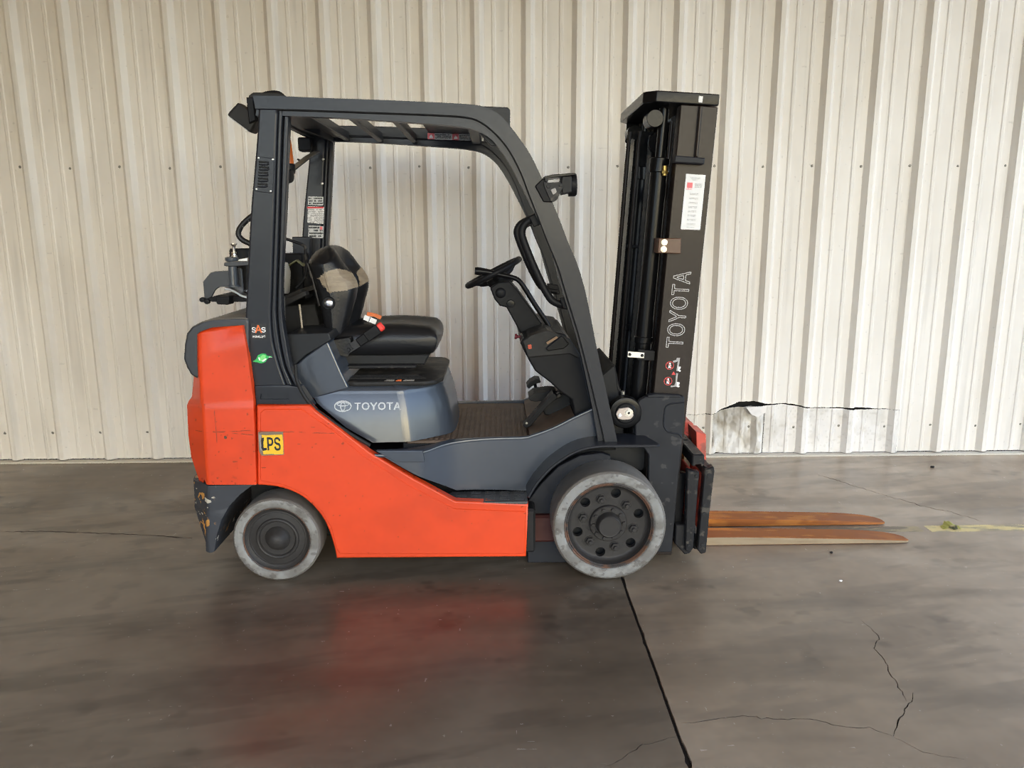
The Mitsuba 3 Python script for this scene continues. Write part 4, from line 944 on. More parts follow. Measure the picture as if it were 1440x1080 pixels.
# lap belt with its buckle
BE = F + 'seat_belt'
labels[BE] = {'label': 'lap belt with a red release button and white tag'}
def strap3(path, w, t=0.003, up=(0, 1, 0)):
    P = A(path); ms = []
    for a, b in zip(P[:-1], P[1:]):
        d = (b - a) / np.linalg.norm(b - a); s = np.cross(d, A(up)); s /= np.linalg.norm(s); n = np.cross(s, d)
        ms.append(trimesh.convex.convex_hull(np.vstack([p + s * w / 2 * i + n * t / 2 * j for p in (a, b) for i in (-1, 1) for j in (-1, 1)])))
    return cat(*ms)
pA, pB, pC, pD = [A(at3(q, -1.585)) for q in [(-0.650, 0.975), (-0.596, 1.009), (-0.532, 1.053), (-0.481, 1.090)]]
add(BE + '__webbing', strap3([pA, pB + A((0, 0, 0))], 0.035, 0.004), 'mat_belt', 20)
def obox3(a, b, w, t, r=0.004):
    d = b - a; L = np.linalg.norm(d); R = frame_to(d, (0, 1, 0))
    return xf(rbox(-w / 2, w / 2, -t / 2, t / 2, 0, L, r), R, a)
add(BE + '__sleeve', obox3(pB - (pC - pB) * 0.15, pB + (pC - pB) * 0.45, 0.040, 0.022), 'mat_plastic', 30)
add(BE + '__buckle', obox3(pB + (pC - pB) * 0.40, pC + (pD - pC) * 0.35, 0.046, 0.028), 'mat_plastic', 30)
add(BE + '__release_button', obox3(pC + (pD - pC) * 0.30, pC + (pD - pC) * 0.72, 0.038, 0.022, 0.006), 'mat_buckle_red', 35)
tg = [A(at3(q, -1.55)) for q in [(-0.582, 1.111), (-0.560, 1.101), (-0.530, 1.089)]]
add(BE + '__tag', strap3(tg[:2], 0.022, 0.004), 'mat_white', 20)
add(BE + '__tag', strap3([tg[1] + (tg[2] - tg[1]) * .1, tg[2]], 0.022, 0.004), 'mat_white', 20)
add(BE + '__orange_webbing', strap3([A(at3(q, -1.54)) for q in [(-0.570, 1.125), (-0.536, 1.119), (-0.509, 1.106)]], 0.016, 0.004), pri('mat_orange_web', (0.62, 0.15, 0.04), 0.7), 20)
add(BE + '__anchor', cat(strap3([A(at3(q, -1.59)) for q in [(-0.668, 0.967), (-0.636, 0.988)]], 0.03, 0.006), lathe([(0, .004), (.006, .004), (.008, 0), (0, 0)], at3((-0.647, 0.974), -1.595), (0, -1, 0), 12)), 'mat_black_wear', 25)

# ---------------------------------------------------------------- steering column, cowl and pedals
SC = F + 'steering_column'
labels[SC] = {'label': 'black steering column under the steering wheel'}
col = rnd([(-0.031, 1.226), (0.005, 1.251), (0.056, 1.257), (0.095, 1.215), (0.225, 1.036), (0.120, 0.996), (0.043, 1.138), (0.014, 1.145), (-0.012, 1.177)], 0.010, 3)
add(SC + '__cover', prism(col, -1.43, -1.21, 0.018, steps=3), 'mat_plastic', 35)
key_c = A(at3((0.017, 1.204), -1.43))
add(SC + '__key_boss', lathe([(0, .008), (.014, .008), (.020, .004), (.024, 0), (0, 0)], key_c, (0, -1, 0), 24), 'mat_plastic', 35)
add(SC + '__tilt_knob', lathe([(0, .02), (.016, .018), (.018, .004), (.018, 0), (0, 0)], at3((0.062, 1.156), -1.43), (0, -1, 0), 20), 'mat_gloss_black', 35)
add(SC + '__shaft_boot', lathe([(0, 0), (.055, 0), (.05, .03), (.036, .06), (.03, .075), (0, .075)], at3((0.031, 1.225), -1.32), (-.47, 0, .88), 28), 'mat_plastic', 35)
SW = F + 'steering_wheel'
wa, wb = A(at3((-0.134, 1.229), -1.32)), A(at3((0.104, 1.350), -1.32))
wc = (wa + wb) / 2; wr = np.linalg.norm(wb - wa) / 2; wd = (wb - wa) / (2 * wr); wn = A([-wd[2], 0, wd[0]])
ang = np.linspace(0, 2 * math.pi, 64, endpoint=False)
rim = tube([wc + wr * (math.cos(a) * wd + math.sin(a) * A([0, 1, 0])) for a in ang], 0.0135, 12, closed=True)
kw = add(SW + '__rim', rim, 'mat_plastic', 50)
hub = wc - wn * 0.035
add(SW + '__hub', lathe([(0, -.02), (.045, -.02), (.052, -.005), (.050, .012), (.035, .020), (0, .022)], hub, wn, 32), 'mat_plastic', 35)
for a in (0.5, 2.6, 4.71):
    e = wc + wr * (math.cos(a) * wd + math.sin(a) * A([0, 1, 0])); s_ = hub + (e - wc) / wr * 0.04
    add(SW + '__spoke', tube([s_, (s_ + e) / 2 - wn * 0.008, e], [0.016, 0.013, 0.010], 10, flat=0.6), 'mat_plastic', 40)
kp = A(at3((-0.091, 1.300), -1.43))
lev = [at3(q, -1.45) for q in [(-0.097, 1.304), (-0.071, 1.302), (-0.027, 1.296), (0.024, 1.285), (0.069, 1.275), (0.097, 1.262), (0.123, 1.230), (0.171, 1.153), (0.223, 1.076), (0.242, 1.040)]]
add(F + 'direction_lever', tube(crom(lev, 5), np.interp(np.arange(46), [0, 3, 10, 18, 46], [.017, .018, .014, .0105, .0115]), 12), 'mat_gloss_black', 45, label='black lever with a thick grip across the steering wheel')
CO = F + 'cowl'
labels[CO] = {'label': 'black cowl below the steering column'}
co = rnd([(0.098, 1.007), (0.113, 1.028), (0.212, 1.059), (0.289, 1.046), (0.358, 0.955), (0.415, 0.707), (0.340, 0.669), (0.323, 0.756), (0.273, 0.791), (0.229, 0.833), (0.163, 0.884), (0.138, 0.928)], 0.012, 3)
add(CO + '__body', prism(co, -1.655, 2 * YC + 1.655, 0.022, steps=4), 'mat_plastic', 40)
top = rnd([(0.107, 1.016), (0.141, 1.041), (0.212, 1.065), (0.311, 1.027), (0.358, 0.955), (0.349, 0.939), (0.311, 0.959), (0.237, 0.953), (0.132, 0.944)], 0.008, 3)
add(CO + '__dash_top', prism(top, -1.665, 2 * YC + 1.665, 0.016, steps=3), 'mat_black', 40)
add(CO + '__dash_tray', prism(rnd([(0.207, 0.987), (0.276, 1.042), (0.307, 1.005), (0.283, 0.984), (0.216, 0.975)], 0.005, 2), -1.678, -1.60, 0.006, steps=2), 'mat_gloss_black', 35)
add(CO + '__dash_label', prism([(0.208, 1.013), (0.253, 1.040), (0.259, 1.033), (0.214, 1.004)], -1.682, -1.677, 0), pri('mat_label_brown', (0.22, 0.13, 0.07), 0.6), False)
add(CO + '__dash_label', prism(rnd([(0.130, 1.001), (0.145, 1.004), (0.148, 0.986), (0.133, 0.983)], .003, 2), -1.672, -1.66, 0), pri('mat_faded_red', (0.45, 0.07, 0.03), 0.6), False)
add(CO + '__toggle', cat(lathe([(0, 0), (.006, 0), (.006, .02), (.012, .024), (.012, .032), (0, .033)], at3((0.111, 1.012), -1.5), (-1, 0, .1), 14)), pri('mat_dark_red', (0.16, 0.012, 0.02), 0.4), 30)
PE = F + 'pedal'
pads = [([(0.145, 0.717), (0.163, 0.739), (0.191, 0.753), (0.213, 0.749), (0.217, 0.735), (0.188, 0.728), (0.156, 0.702)], -1.16, -1.06), ([(0.146, 0.712), (0.170, 0.732), (0.244, 0.742), (0.278, 0.738), (0.271, 0.721), (0.231, 0.697), (0.177, 0.691), (0.150, 0.698)], -1.40, -1.27)]
for P, y0, y1 in pads:
    kk = add(PE + '__pad', prism(rnd(P, 0.006, 3), y0, y1, 0.006, steps=2), 'mat_black', 35)
add(PE + '__arm', tube([at3(q, -1.11) for q in [(0.188, 0.726), (0.192, 0.704), (0.210, 0.674), (0.275, 0.644)]], 0.008, 10), 'mat_plastic', 40)
add(PE + '__arm', tube([at3(q, -1.33) for q in [(0.232, 0.707), (0.266, 0.706), (0.307, 0.734)]], 0.010, 10), 'mat_plastic', 40)
acc = rnd([(0.114, 0.614), (0.130, 0.624), (0.250, 0.763), (0.263, 0.756), (0.270, 0.740), (0.221, 0.697), (0.147, 0.607), (0.124, 0.601)], 0.004, 2)
add(PE + '__accelerator', prism(acc, -1.54, -1.46, 0.005, steps=2), 'mat_plastic', 35)
add(PE + '__bracket', prism(rnd([(0.207, 0.672), (0.299, 0.746), (0.339, 0.725), (0.346, 0.691), (0.267, 0.630), (0.217, 0.644)], 0.006, 2), -1.46, -1.34, 0.005), 'mat_dark', 30)
add(PE + '__bracket', prism(rnd([(0.255, 0.739), (0.284, 0.755), (0.291, 0.739), (0.262, 0.719)], 0.003, 2), -1.50, -1.46, 0.003), 'mat_black_wear', 30)
add(PE + '__bolt', lathe([(0, .004), (.004, .003), (.006, 0), (0, 0)], at3((0.130, 0.625), -1.545), (0, -1, 0), 12), 'mat_zinc', 30)
labels[PE] = {'label': 'black foot pedals on the brown floor mat'}


# ---------------------------------------------------------------- wheels
def drive_wheel(name, c, s, lab=None):
    """Front wheel: c = centre of its outer face, s = -1 for the near side, +1 for the far one."""
    R, d = 0.2435, A((0, s, 0)); c = A(c)
    k = add(F + name, lathe([(0.19, -0.19), (R - .014, -0.19), (R, -0.178), (R + .001, -0.10), (R, -0.012), (R - .004, -0.004), (R - .010, 0.0)], c, d, 96), 'mat_tread', 40, **({'label': lab} if lab else {}))
    add(k + '__sidewall', lathe([(R - .009, -.001), (R - .012, .001), (R - .020, .0025), (0.2, .002), (0.193, -.004), (0.190, -.012), (0.190, -.03), (R - .02, -.03)], c, d, 96), 'mat_sidewall', 40, label='grey dusty tyre wall')
    add(k + '__rim_ring', lathe([(0.192, -.020), (0.192, -.004), (0.189, -.001), (0.186, -.004), (0.184, -.012), (0.181, -.006), (0.178, -.010), (0.175, -.035), (0.185, -.04)], c, d, 96), 'mat_rim_rust', 40, label='rusty rim edge')
    disc = lathe([(0, -.045), (0.085, -.045), (0.155, -.045), (0.166, -.040), (0.172, -.030), (0.1775, -.012), (0.180, -.02), (0.178, -.07), (0, -.07)], c, d, 96)
    a6 = math.radians(77)
    holes = [cyl(c + d * -.10 + 0.137 * A((math.cos(a6 + i * math.pi / 3), 0, math.sin(a6 + i * math.pi / 3))), c + 0.137 * A((math.cos(a6 + i * math.pi / 3), 0, math.sin(a6 + i * math.pi / 3))), .0215, 24, 0) for i in range(6)]
    kd = add(k + '__disc', cut(disc, *holes), 'mat_rim', 40, label='dark grey wheel disc with six round holes')
    add(k + '__inner_drum', lathe([(0, -.12), (.172, -.12), (.172, -.10), (0, -.10)], c, d, 48), 'mat_dark', 30)
    for i in range(6):
        a = math.radians(106.5) + i * math.pi / 3; q = c + d * -.046 + .112 * A((math.cos(a), 0, math.sin(a)))
        kn = add(kd + '__lug_nut', cat(lathe([(0, 0), (.0225, 0), (.0215, .004), (0, .004)], q, d, 24), hexnut(q + d * .003, d, .019, .016)), 'mat_rim', 25)
        add(kd + '__stud', cyl(q + d * .015, q + d * .030, .0085, 14), 'mat_rim', 30)
    kh = add(k + '__hub', lathe([(0.082, -.05), (.080, -.032), (.076, -.028), (.055, -.028), (.052, -.024), (.050, .002), (.046, .008), (.044, .009), (.040, .0075), (0, .0095)], c, d, 48), 'mat_rim', 35)
    for i in range(10):
        a = math.radians(75) + i * math.pi / 5; q = c + d * -.029 + .0655 * A((math.cos(a), 0, math.sin(a)))
        add(kh + '__hub_bolt', hexnut(q, d, .0088, .009), 'mat_rim', 25)
    return k
def steer_wheel(name, c, s, lab=None):
    R, d = 0.1875, A((0, s, 0)); c = A(c)
    k = add(F + name, lathe([(0.14, -0.14), (R - .012, -0.14), (R, -0.13), (R + .001, -0.07), (R, -0.012), (R - .004, -.004), (R - .009, 0)], c, d, 96), 'mat_tread', 40, **({'label': lab} if lab else {}))
    add(k + '__sidewall', lathe([(R - .008, -.001), (R - .011, .0012), (R - .018, .0025), (.150, .002), (.144, -.003), (.142, -.010), (.142, -.03), (R - .02, -.03)], c, d, 96), 'mat_sidewall', 40, label='grey cracked tyre wall')
    add(k + '__rim_ring', lathe([(.144, -.016), (.144, -.005), (.1415, -.002), (.139, -.005), (.137, -.018), (.145, -.03)], c, d, 96), 'mat_rim_rust', 40)
    kd = add(k + '__disc', lathe([(0, -.012), (.050, -.012), (.054, -.020), (.074, -.020), (.079, -.011), (.084, -.009), (.089, -.011), (.093, -.019), (.116, -.022), (.119, -.019), (.123, -.020), (.132, -.016), (.138, -.009), (.138, -.04), (0, -.04)], c, d, 80), 'mat_rim', 35, label='dark ringed wheel disc')
    add(kd + '__hub_cap', lathe([(.050, -.013), (.047, -.006), (.041, -.001), (.036, .010), (.026, .020), (.012, .025), (0, .026)], c, d, 48), 'mat_rim', 45)
    return k
drive_wheel('front_wheel', (0.472, -1.842, 0.2445), -1, 'large front wheel with lug nuts')
drive_wheel('front_wheel', (0.472, 2 * YC + 1.842, 0.2445), 1)
steer_wheel('rear_wheel', (-0.948, -1.815, 0.1885), -1, 'smaller rear wheel under the counterweight')
steer_wheel('rear_wheel', (-0.948, 2 * YC + 1.815, 0.1885), 1)
add(F + 'axle', fuse(cyl((-.948, -1.68, .19), (-.948, 2 * YC + 1.68, .19), .05, 20, 0), rbox(-1.02, -.87, -1.60, 2 * YC + 1.60, .10, .28, .01)), 'mat_dark', 30)
add(F + 'axle', cyl((.472, -1.66, .245), (.472, 2 * YC + 1.66, .245), .09, 24), 'mat_dark', 30)

# ---------------------------------------------------------------- mast, leaning forward a little
MO = A((0.784, 0.0)); MU = A((0.0602, 0.9982)); MB = A((0.9982, -0.0602))
def ml(b, a): return MO + MB * b + MU * a
def minv(q): q = A(q) - MO; return float(q @ MB), float(q @ MU)
ROT = np.array([[MB[0], 0, MU[0]], [0, 1, 0], [MB[1], 0, MU[1]]])
def mm(m): return xf(m, ROT, (MO[0], 0, MO[1]))
def mbox(b0, b1, y0, y1, a0, a1, c=0.004): return mm(rbox(b0, b1, y0, y1, a0, a1, c))
MA = F + 'mast'
labels[MA] = {'label': 'black three stage lifting mast in front of the cab'}
topz = minv((0.883, 1.970))[1]
far = lambda y: 2 * YC - y
def both(key, m, mat, smooth=25, **kw):
    a = add(key, m, mat, smooth, **kw); add(key, mir(m), mat, smooth); return a
D = 0.152
outer = fuse(mbox(-D, 0, YM, YM + .014, 0.03, topz, .003), mbox(-D, -D + .018, YM, YM + .07, 0.03, topz, .003), mbox(-.018, 0, YM, YM + .07, 0.03, topz, .003))
both(MA + '__outer_rail', outer, 'mat_mast', 25, label='broad black outer rail with pale lettering')
mid = fuse(mbox(-D + .022, -.022, YM + .040, YM + .052, 0.05, topz + .03, .002), mbox(-D + .022, -D + .038, YM + .022, YM + .095, 0.05, topz + .03, .003), mbox(-.038, -.022, YM + .022, YM + .095, 0.05, topz + .03, .003))
both(MA + '__middle_rail', mid, 'mat_mast', 25)
inn = fuse(mbox(-D + .030, -.030, YM + .085, YM + .097, 0.05, topz + .045, .002), mbox(-D + .030, -D + .046, YM + .070, YM + .14, 0.05, topz + .045, .003), mbox(-.046, -.030, YM + .07, YM + .14, 0.05, topz + .045, .003))
both(MA + '__inner_rail', inn, 'mat_mast', 25)
# the recessed left half of the outer rail's face and its weld
# top crosshead with cut corners
tp = A([(0.617, 2.036), (0.880, 2.019), (0.883, 1.970), (0.619, 1.981)]); b0, a_t = minv(tp[0]); b1, a_b = minv(tp[2])
aT = minv(tp[1])[1]; aB = minv(tp[2])[1]
b0 = -0.300
plan = [(0.002, YM - .004), (b0 + .045, YM - .004), (b0, YM + .05), (b0, far(YM + .05)), (b0 + .045, far(YM - .004)), (0.002, far(YM - .004)), (0.002, far(YM + .10)), (-.10, far(YM + .16)), (-.10, YM + .16), (0.002, YM + .10)]
head = prism(rnd(plan, 0.008, 2), aB + .004, aT, 0.005, 'z', steps=2)
kt = add(MA + '__top_crosshead', mm(head), 'mat_gloss_black', 30)
yt = YM - .0055
add(kt + '__white_tag', mbox(*[minv((0.821, 1.997))[0], minv((0.837, 1.997))[0]], yt, yt + .002, aB + .012, aT - .012, 0), 'mat_white', False)
both(MA + '__head_roller', mm(cyl((b0 + .06, YM + .06, aB - .05), (b0 + .06, YM + .15, aB - .05), .035, 24)), 'mat_gloss_black', 35)
add(MA + '__roller_bracket', mir(mbox(b0 + .03, b0 + .16, YM + .055, YM + .065, aB - .09, aB + .006, .004)), 'mat_gloss_black', 25)
for i, y in enumerate((YC - .12, YC + .10)):
    add(MA + '__chain_sheave', mm(lathe([(0, 0), (.055, 0), (.058, .006), (.045, .010), (.045, .022), (.058, .026), (.055, .032), (0, .032)], (-.13, y, aB - .10), (0, 1, 0), 28)), 'mat_gloss_black', 35)
# cross members
for a, h in ((0.16, 0.12), (0.95, 0.10), (1.62, 0.07)):
    add(MA + '__cross_member', mbox(-.03, 0.0, YM + .05, far(YM + .05), a, a + h, .006), 'mat_mast', 25)
add(MA + '__cross_member', mbox(-D - .07, -D - .055, YM + .07, far(YM + .07), 0.12, 0.26, .006), 'mat_mast', 25)
# lift cylinders behind the rails, centre cylinder between them
def mcyl(b, y, a0, a1, r, n=24): return mm(cyl((b, y, a0), (b, y, a1), r, n, .003))
both(MA + '__lift_cylinder', mcyl(-D - .045, YM + .105, 0.12, 1.74, .036), 'mat_gloss_black', 40)
for a0, a1, r_ in ((1.71, 1.77, .042), (0.98, 1.01, .041), (0.60, 0.63, .041)): both(MA + '__lift_cylinder_collar', mcyl(-D - .045, YM + .105, a0, a1, r_), 'mat_gloss_black', 40)
both(MA + '__lift_cylinder_rod', mcyl(-D - .045, YM + .105, 1.75, aB, .020), 'mat_gloss_black', 40)
add(MA + '__centre_cylinder', cat(mcyl(-.085, YC, 0.16, 1.50, .052), mcyl(-.085, YC, 1.48, 1.54, .060)), 'mat_gloss_black', 40)
add(MA + '__centre_cylinder_rod', mcyl(-.085, YC, 1.52, aB, .024), 'mat_gloss_black', 40)
# leaf chains, each a run of alternating plates and pins
def chain(b, y, a0, a1, w=0.022):
    ms = []; n = int((a1 - a0) / 0.0165)
    for i in range(n):
        a = a0 + 0.0165 * i; o = 0.004 if i % 2 else 0.0
        for s in ((-w / 2 + o), 0.0, (w / 2 - o)):
            ms.append(mm(rbox(b - .0085, b + .0085, y + s - .0015, y + s + .0015, a - .0015, a + .0195, 0)))
        ms.append(mm(trimesh.creation.cylinder(.0035, w + .008, sections=7, transform=trimesh.transformations.rotation_matrix(math.pi / 2, (1, 0, 0)))).apply_translation((MB * b + MU * a)[0] * A((1, 0, 0)) + A((0, y, (MB * b + MU * a)[1]))) if False else xf(trimesh.creation.cylinder(.0035, w + .008, sections=7, transform=trimesh.transformations.rotation_matrix(math.pi / 2, (1, 0, 0))), None, (ml(b, a)[0], y, ml(b, a)[1])))
    return cat(*ms)
pri('mat_chain', (0.16, 0.15, 0.135), 0.32, metallic=0.8)
for b, y, a0, a1 in ((-D - .020, YM + .19, 0.42, aB - .06), (-D - .020, far(YM + .19), 0.42, aB - .06), (-.13, YC - .12, 0.50, aB - .02), (-.13, YC + .12, 0.50, aB - .02)):
    add(MA + '__leaf_chain', chain(b, y, a0, a1), 'mat_chain', False)
add(MA + '__leaf_chain', chain(-D - .100, far(YM + .160), 0.45, aB - .08, 0.026), 'mat_chain', False)
# hoses down the mast that curve away to the valve at the bottom
for i in range(5):
    y = YM + .235 + .030 * i; b = -D + .005 - .012 * (i % 3)
    pth = [(b, y, aB - .10 - .01 * i), (b, y, 1.5), (b, y, 1.0), (b - .004, y, 0.80), (b - .015, y, 0.66), (b - .050, y, 0.52), (b - .11, y - .02, 0.43), (b - .16, y - .05, 0.40)]
    add(MA + '__hose', mm(tube(crom(pth, 7), 0.0105, 10)), 'mat_gloss_black', 45)
for y, b in ((YM + .12, -D - .005), (far(YM + .10), -D - .095), (far(YM + .16), -D - .115), (far(YM + .20), -D - .075), (far(YM + .03), -D - .06)):
    add(MA + '__steel_pipe', mm(tube(crom([(b, y, aB - .05), (b, y, 1.2), (b, y, .7), (b - .02, y, 0.50), (b - .03, y, .45)], 5), 0.008, 10)), 'mat_mast', 45)
bf = A(at3((0.707, 1.733), -1.60))
add(MA + '__hose_fitting', cat(cyl(bf - (0, 0, .03), bf + (0, 0, .012), .010, 12), hexnut(bf - (0, 0, .022), (0, 0, 1), .014, .014)), 'mat_brass', 25)
add(MA + '__hose_guard', mm(rbox(-D - .122, -D + .01, far(YM + .135), far(YM + .130), .45, aB - .04, .002)), 'mat_gloss_black', 25)
add(MA + '__pipe_clamp', mm(rbox(-D - .09, -D - .02, far(YM + .18), far(YM + .10), 1.385, 1.40, .002)), 'mat_black_wear', 25)
# stops, bar and bracket on the near rail
P = [(0.726, 1.777), (0.849, 1.767), (0.846, 1.742), (0.723, 1.749)]
both(MA + '__stop_block', prism(P, -1.70, -1.655, 0.004), 'mat_mast_low', 25)
P = [(0.823, 1.971), (0.836, 1.971), (0.826, 1.772), (0.813, 1.772)]
both(MA + '__face_bar', prism(P, -1.678, -1.655, 0.004), 'mat_mast', 30)
kb = add(MA + '__cover_bracket', fuse(prism([(0.673, 1.447), (0.767, 1.447), (0.767, 1.383), (0.670, 1.387)], -1.690, -1.682, 0.003), prism([(0.673, 1.447), (0.687, 1.447), (0.687, 1.386), (0.670, 1.387)], -1.69, -1.60, 0.003)), 'mat_bracket_brown', 25, label='square brown bracket with two bright bolts')
for q in [(0.697, 1.430), (0.695, 1.402)]:
    add(kb + '__bolt', cat(lathe([(0, .001), (.0125, .001), (.0135, 0), (0, 0)], at3(q, -1.690), (0, -1, 0), 20), hexnut(at3(q, -1.691), (0, -1, 0), .009, .008)), 'mat_chrome', 25)
kc = add(MA + '__clamp_plate', prism(rnd([(0.564, 0.968), (0.638, 0.961), (0.636, 0.935), (0.563, 0.940)], .003, 2), -1.645, -1.638, 0.0015), 'mat_zinc', 30, label='small bright clamp plate across the hoses')
for q in [(0.573, 0.953), (0.627, 0.948)]:
    add(kc + '__bolt', lathe([(0, .004), (.005, .004), (.007, 0), (0, 0)], at3(q, -1.645), (0, -1, 0), 12), 'mat_mast_low', 30)
add(MA + '__clamp_arm', prism([(0.610, 0.975), (0.685, 0.967), (0.683, 0.922), (0.608, 0.928)], -1.638, -1.63, 0.002), 'mat_plastic', 25)
# capacity label on the near rail
LB = [(0.783, 1.707), (0.864, 1.702), (0.851, 1.480), (0.769, 1.483)]
yl = YM - .0004
kl = add(MA + '__capacity_label', prism(LB, yl - .001, yl + .001, 0), 'mat_white', False, label='white printed label with a red square')
def bil(P, u, v):
    P = A(P); return (P[0] * (1 - u) + P[1] * u) * (1 - v) + (P[3] * (1 - u) + P[2] * u) * v
def bq(P, u0, u1, v0, v1, y, t=.0008): return prism([bil(P, u0, v0), bil(P, u1, v0), bil(P, u1, v1), bil(P, u0, v1)], y - t, y, 0)
r = np.random.RandomState(5); ms = []
rows = [(.055, .25, .75), (.075, .28, .72), (.095, .38, .62)] + [(.165 + .02 * i, .50, .86) for i in range(4)] + [(v + dv, .28, .72) for v in np.arange(.34, .93, .078) for dv in (0, .02)] + [(.955, .28, .70)]
for v, u0, u1 in rows:
    u = u0
    while u < u1:
        w = r.uniform(.03, .09); ms.append(bq(LB, u, min(u + w, u1), v, v + .010, yl - .001)); u += w + .02
add(kl + '__print', cat(*ms), 'mat_pale_ink', False)
add(kl + '__red_square', bq(LB, .10, .38, .15, .25, yl - .001), 'mat_red_soft', False)
add(kl + '__red_line', bq(LB, .06, .36, .265, .275, yl - .001), 'mat_red_soft', False)
# outlined name reading up the rail
def outline_text(s, h, w, y, o, ux, uz, bold=True):
    """Hollow letters: o = lower left, ux = reading direction, uz = letter up, both in (x, z)."""
    from shapely import affinity
    m = meshkit.text_mesh(s, 1.0, 0.01, bold)
    import shapely
    t = m.triangles[np.abs(m.face_normals[:, 2] - 1) < 1e-3][:, :, :2]
    g = unary_union([Polygon(q).buffer(1e-4) for q in t]).simplify(0.012)
    x0, y0, x1, y1 = g.bounds
    g = affinity.scale(affinity.translate(g, -x0, -y0), w / (x1 - x0), h / (y1 - y0), origin=(0, 0))
    ring = g.difference(g.buffer(-0.0032))
    ms = []
    for q in getattr(ring, 'geoms', [ring]):
        if q.area < 1e-7: continue
        e = trimesh.creation.extrude_polygon(q, .0008, engine='earcut')
        v = e.vertices
        X = A(o)[None] + v[:, :1] * A(ux)[None] + v[:, 1:2] * A(uz)[None]
        n = mesh(np.stack([X[:, 0], y - v[:, 2], X[:, 1]], 1), e.faces)
        ms.append(n)
    return cat(*ms)
def solid_text(s, h, w, y, o, ux, uz, bold=True, t=.0008):
    m = meshkit.text_mesh(s, h, t, bold); v = np.array(m.vertices); v[:, 0] -= v[:, 0].min(); v[:, 1] -= v[:, 1].min()
    v[:, 0] *= w / v[:, 0].max(); v[:, 1] *= h / v[:, 1].max()
    X = A(o)[None] + v[:, :1] * A(ux)[None] + v[:, 1:2] * A(uz)[None]
    return mesh(np.stack([X[:, 0], y - v[:, 2], X[:, 1]], 1), m.faces)
t0, t1 = A((0.799, 0.980)), A((0.822, 1.308))
Lt = np.linalg.norm(t1 - t0)
pri('mat_outline', (0.42, 0.40, 0.38), 0.5)
add(MA + '__lettering', outline_text('TOYOTA', 0.076, Lt, yl, t0, (t1 - t0) / Lt, (-MB[0], -MB[1])), 'mat_outline', False, label='pale outlined lettering reading TOYOTA up the rail')
# two warning pictograms below: person under raised forks
def ring2(c, r0, r1, n=28):
    a = np.linspace(0, 2 * math.pi, n, endpoint=False); o = np.stack([np.cos(a), np.sin(a)], 1)
    return A(c) + o * r1, A(c) + o * r0
for cq, fk in (('942,513.5', '950,503 957,503 957,505 952.5,520 950.5,520'), ('940,536', '948,546 955,546 954.5,542 951,530 949,530')):
    c = A(PY1(-1.661,cq) if False else (0, 0))
PIC = [(A((0.745, 0.906)), [(0.757, 0.926), (0.772, 0.931), (0.775, 0.940), (0.789, 0.939), (0.782, 0.881), (0.774, 0.881), (0.779, 0.923), (0.760, 0.918)], [(0.779, 0.903), (0.793, 0.900), (0.792, 0.892), (0.788, 0.890), (0.794, 0.882), (0.791, 0.878), (0.780, 0.882)]), (A((0.740, 0.837)), [(0.752, 0.817), (0.767, 0.818), (0.772, 0.828), (0.774, 0.873), (0.782, 0.871), (0.778, 0.813), (0.752, 0.810)], [(0.777, 0.834), (0.792, 0.831), (0.790, 0.823), (0.786, 0.821), (0.792, 0.813), (0.789, 0.809), (0.778, 0.813)])]
for c, fkp, hand in PIC:
    o, i_ = ring2(c, .0155, .0185)
    kp_ = add(MA + '__pictogram', prism(o, yl - .0008, yl, 0, holes=(i_,)), 'mat_red_ink', False)
    body = cat(prism(ring2(c + MU * .009, .0, .0042, 14)[0], yl - .0009, yl, 0), prism([c + MB * -.005 + MU * .004, c + MB * .005 + MU * .004, c + MB * .006 - MU * .006, c + MB * .003 - MU * .014, c - MB * .001 - MU * .008, c - MB * .006 - MU * .014], yl - .0009, yl, 0))
    add(kp_ + '__figure', body, 'mat_white', False)
    add(kp_ + '__slash', prism(path_band([c + MB * -.012 + MU * .012, c + MB * .012 - MU * .012], .003), yl - .0012, yl, 0), 'mat_red_ink', False)
    add(kp_ + '__fork_symbol', prism(fkp, yl - .0008, yl, 0), 'mat_pale_ink', False)
    add(kp_ + '__hand_symbol', prism(hand, yl - .0008, yl, 0), 'mat_white', False)
add(MA + '__pictogram_triangle', prism([(0.753, 0.865), (0.772, 0.865), (0.763, 0.881)], yl - .0008, yl, 0), 'mat_red_ink', False)

# lower mast plate, tilt pin
lowp = rnd([(0.595, 0.730), (0.613, 0.761), (0.637, 0.774), (0.807, 0.776), (0.811, 0.671), (0.806, 0.639), (0.802, 0.510), (0.779, 0.057), (0.707, 0.058), (0.664, 0.298), (0.661, 0.512), (0.599, 0.603)], 0.008, 3)
both(MA + '__lower_plate', prism(lowp, -1.690, -1.66, 0.004), 'mat_mast_low', 30)
wf = crom([(0.807, 0.748), (0.751, 0.743), (0.727, 0.727), (0.722, 0.689), (0.722, 0.648), (0.737, 0.622), (0.762, 0.612), (0.791, 0.605), (0.804, 0.589)], 5)
both(MA + '__weld_seam', tube([(q[0], -1.690, q[1]) for q in wf], 0.0035, 8), 'mat_mast_low', 45)
both(MA + '__lower_plate_step', prism([(0.648, 0.781), (0.682, 0.787), (0.790, 0.780), (0.790, 0.772), (0.648, 0.772)], -1.692, -1.66, 0.002), 'mat_mast_low', 30)
both(MA + '__axle_bracket', prism([(0.524, 0.554), (0.662, 0.553), (0.663, 0.425), (0.648, 0.412), (0.527, 0.430)], -1.60, -1.56, 0.004), 'mat_dark', 25)
tc = A(at3((0.549, 0.710), -1.72))
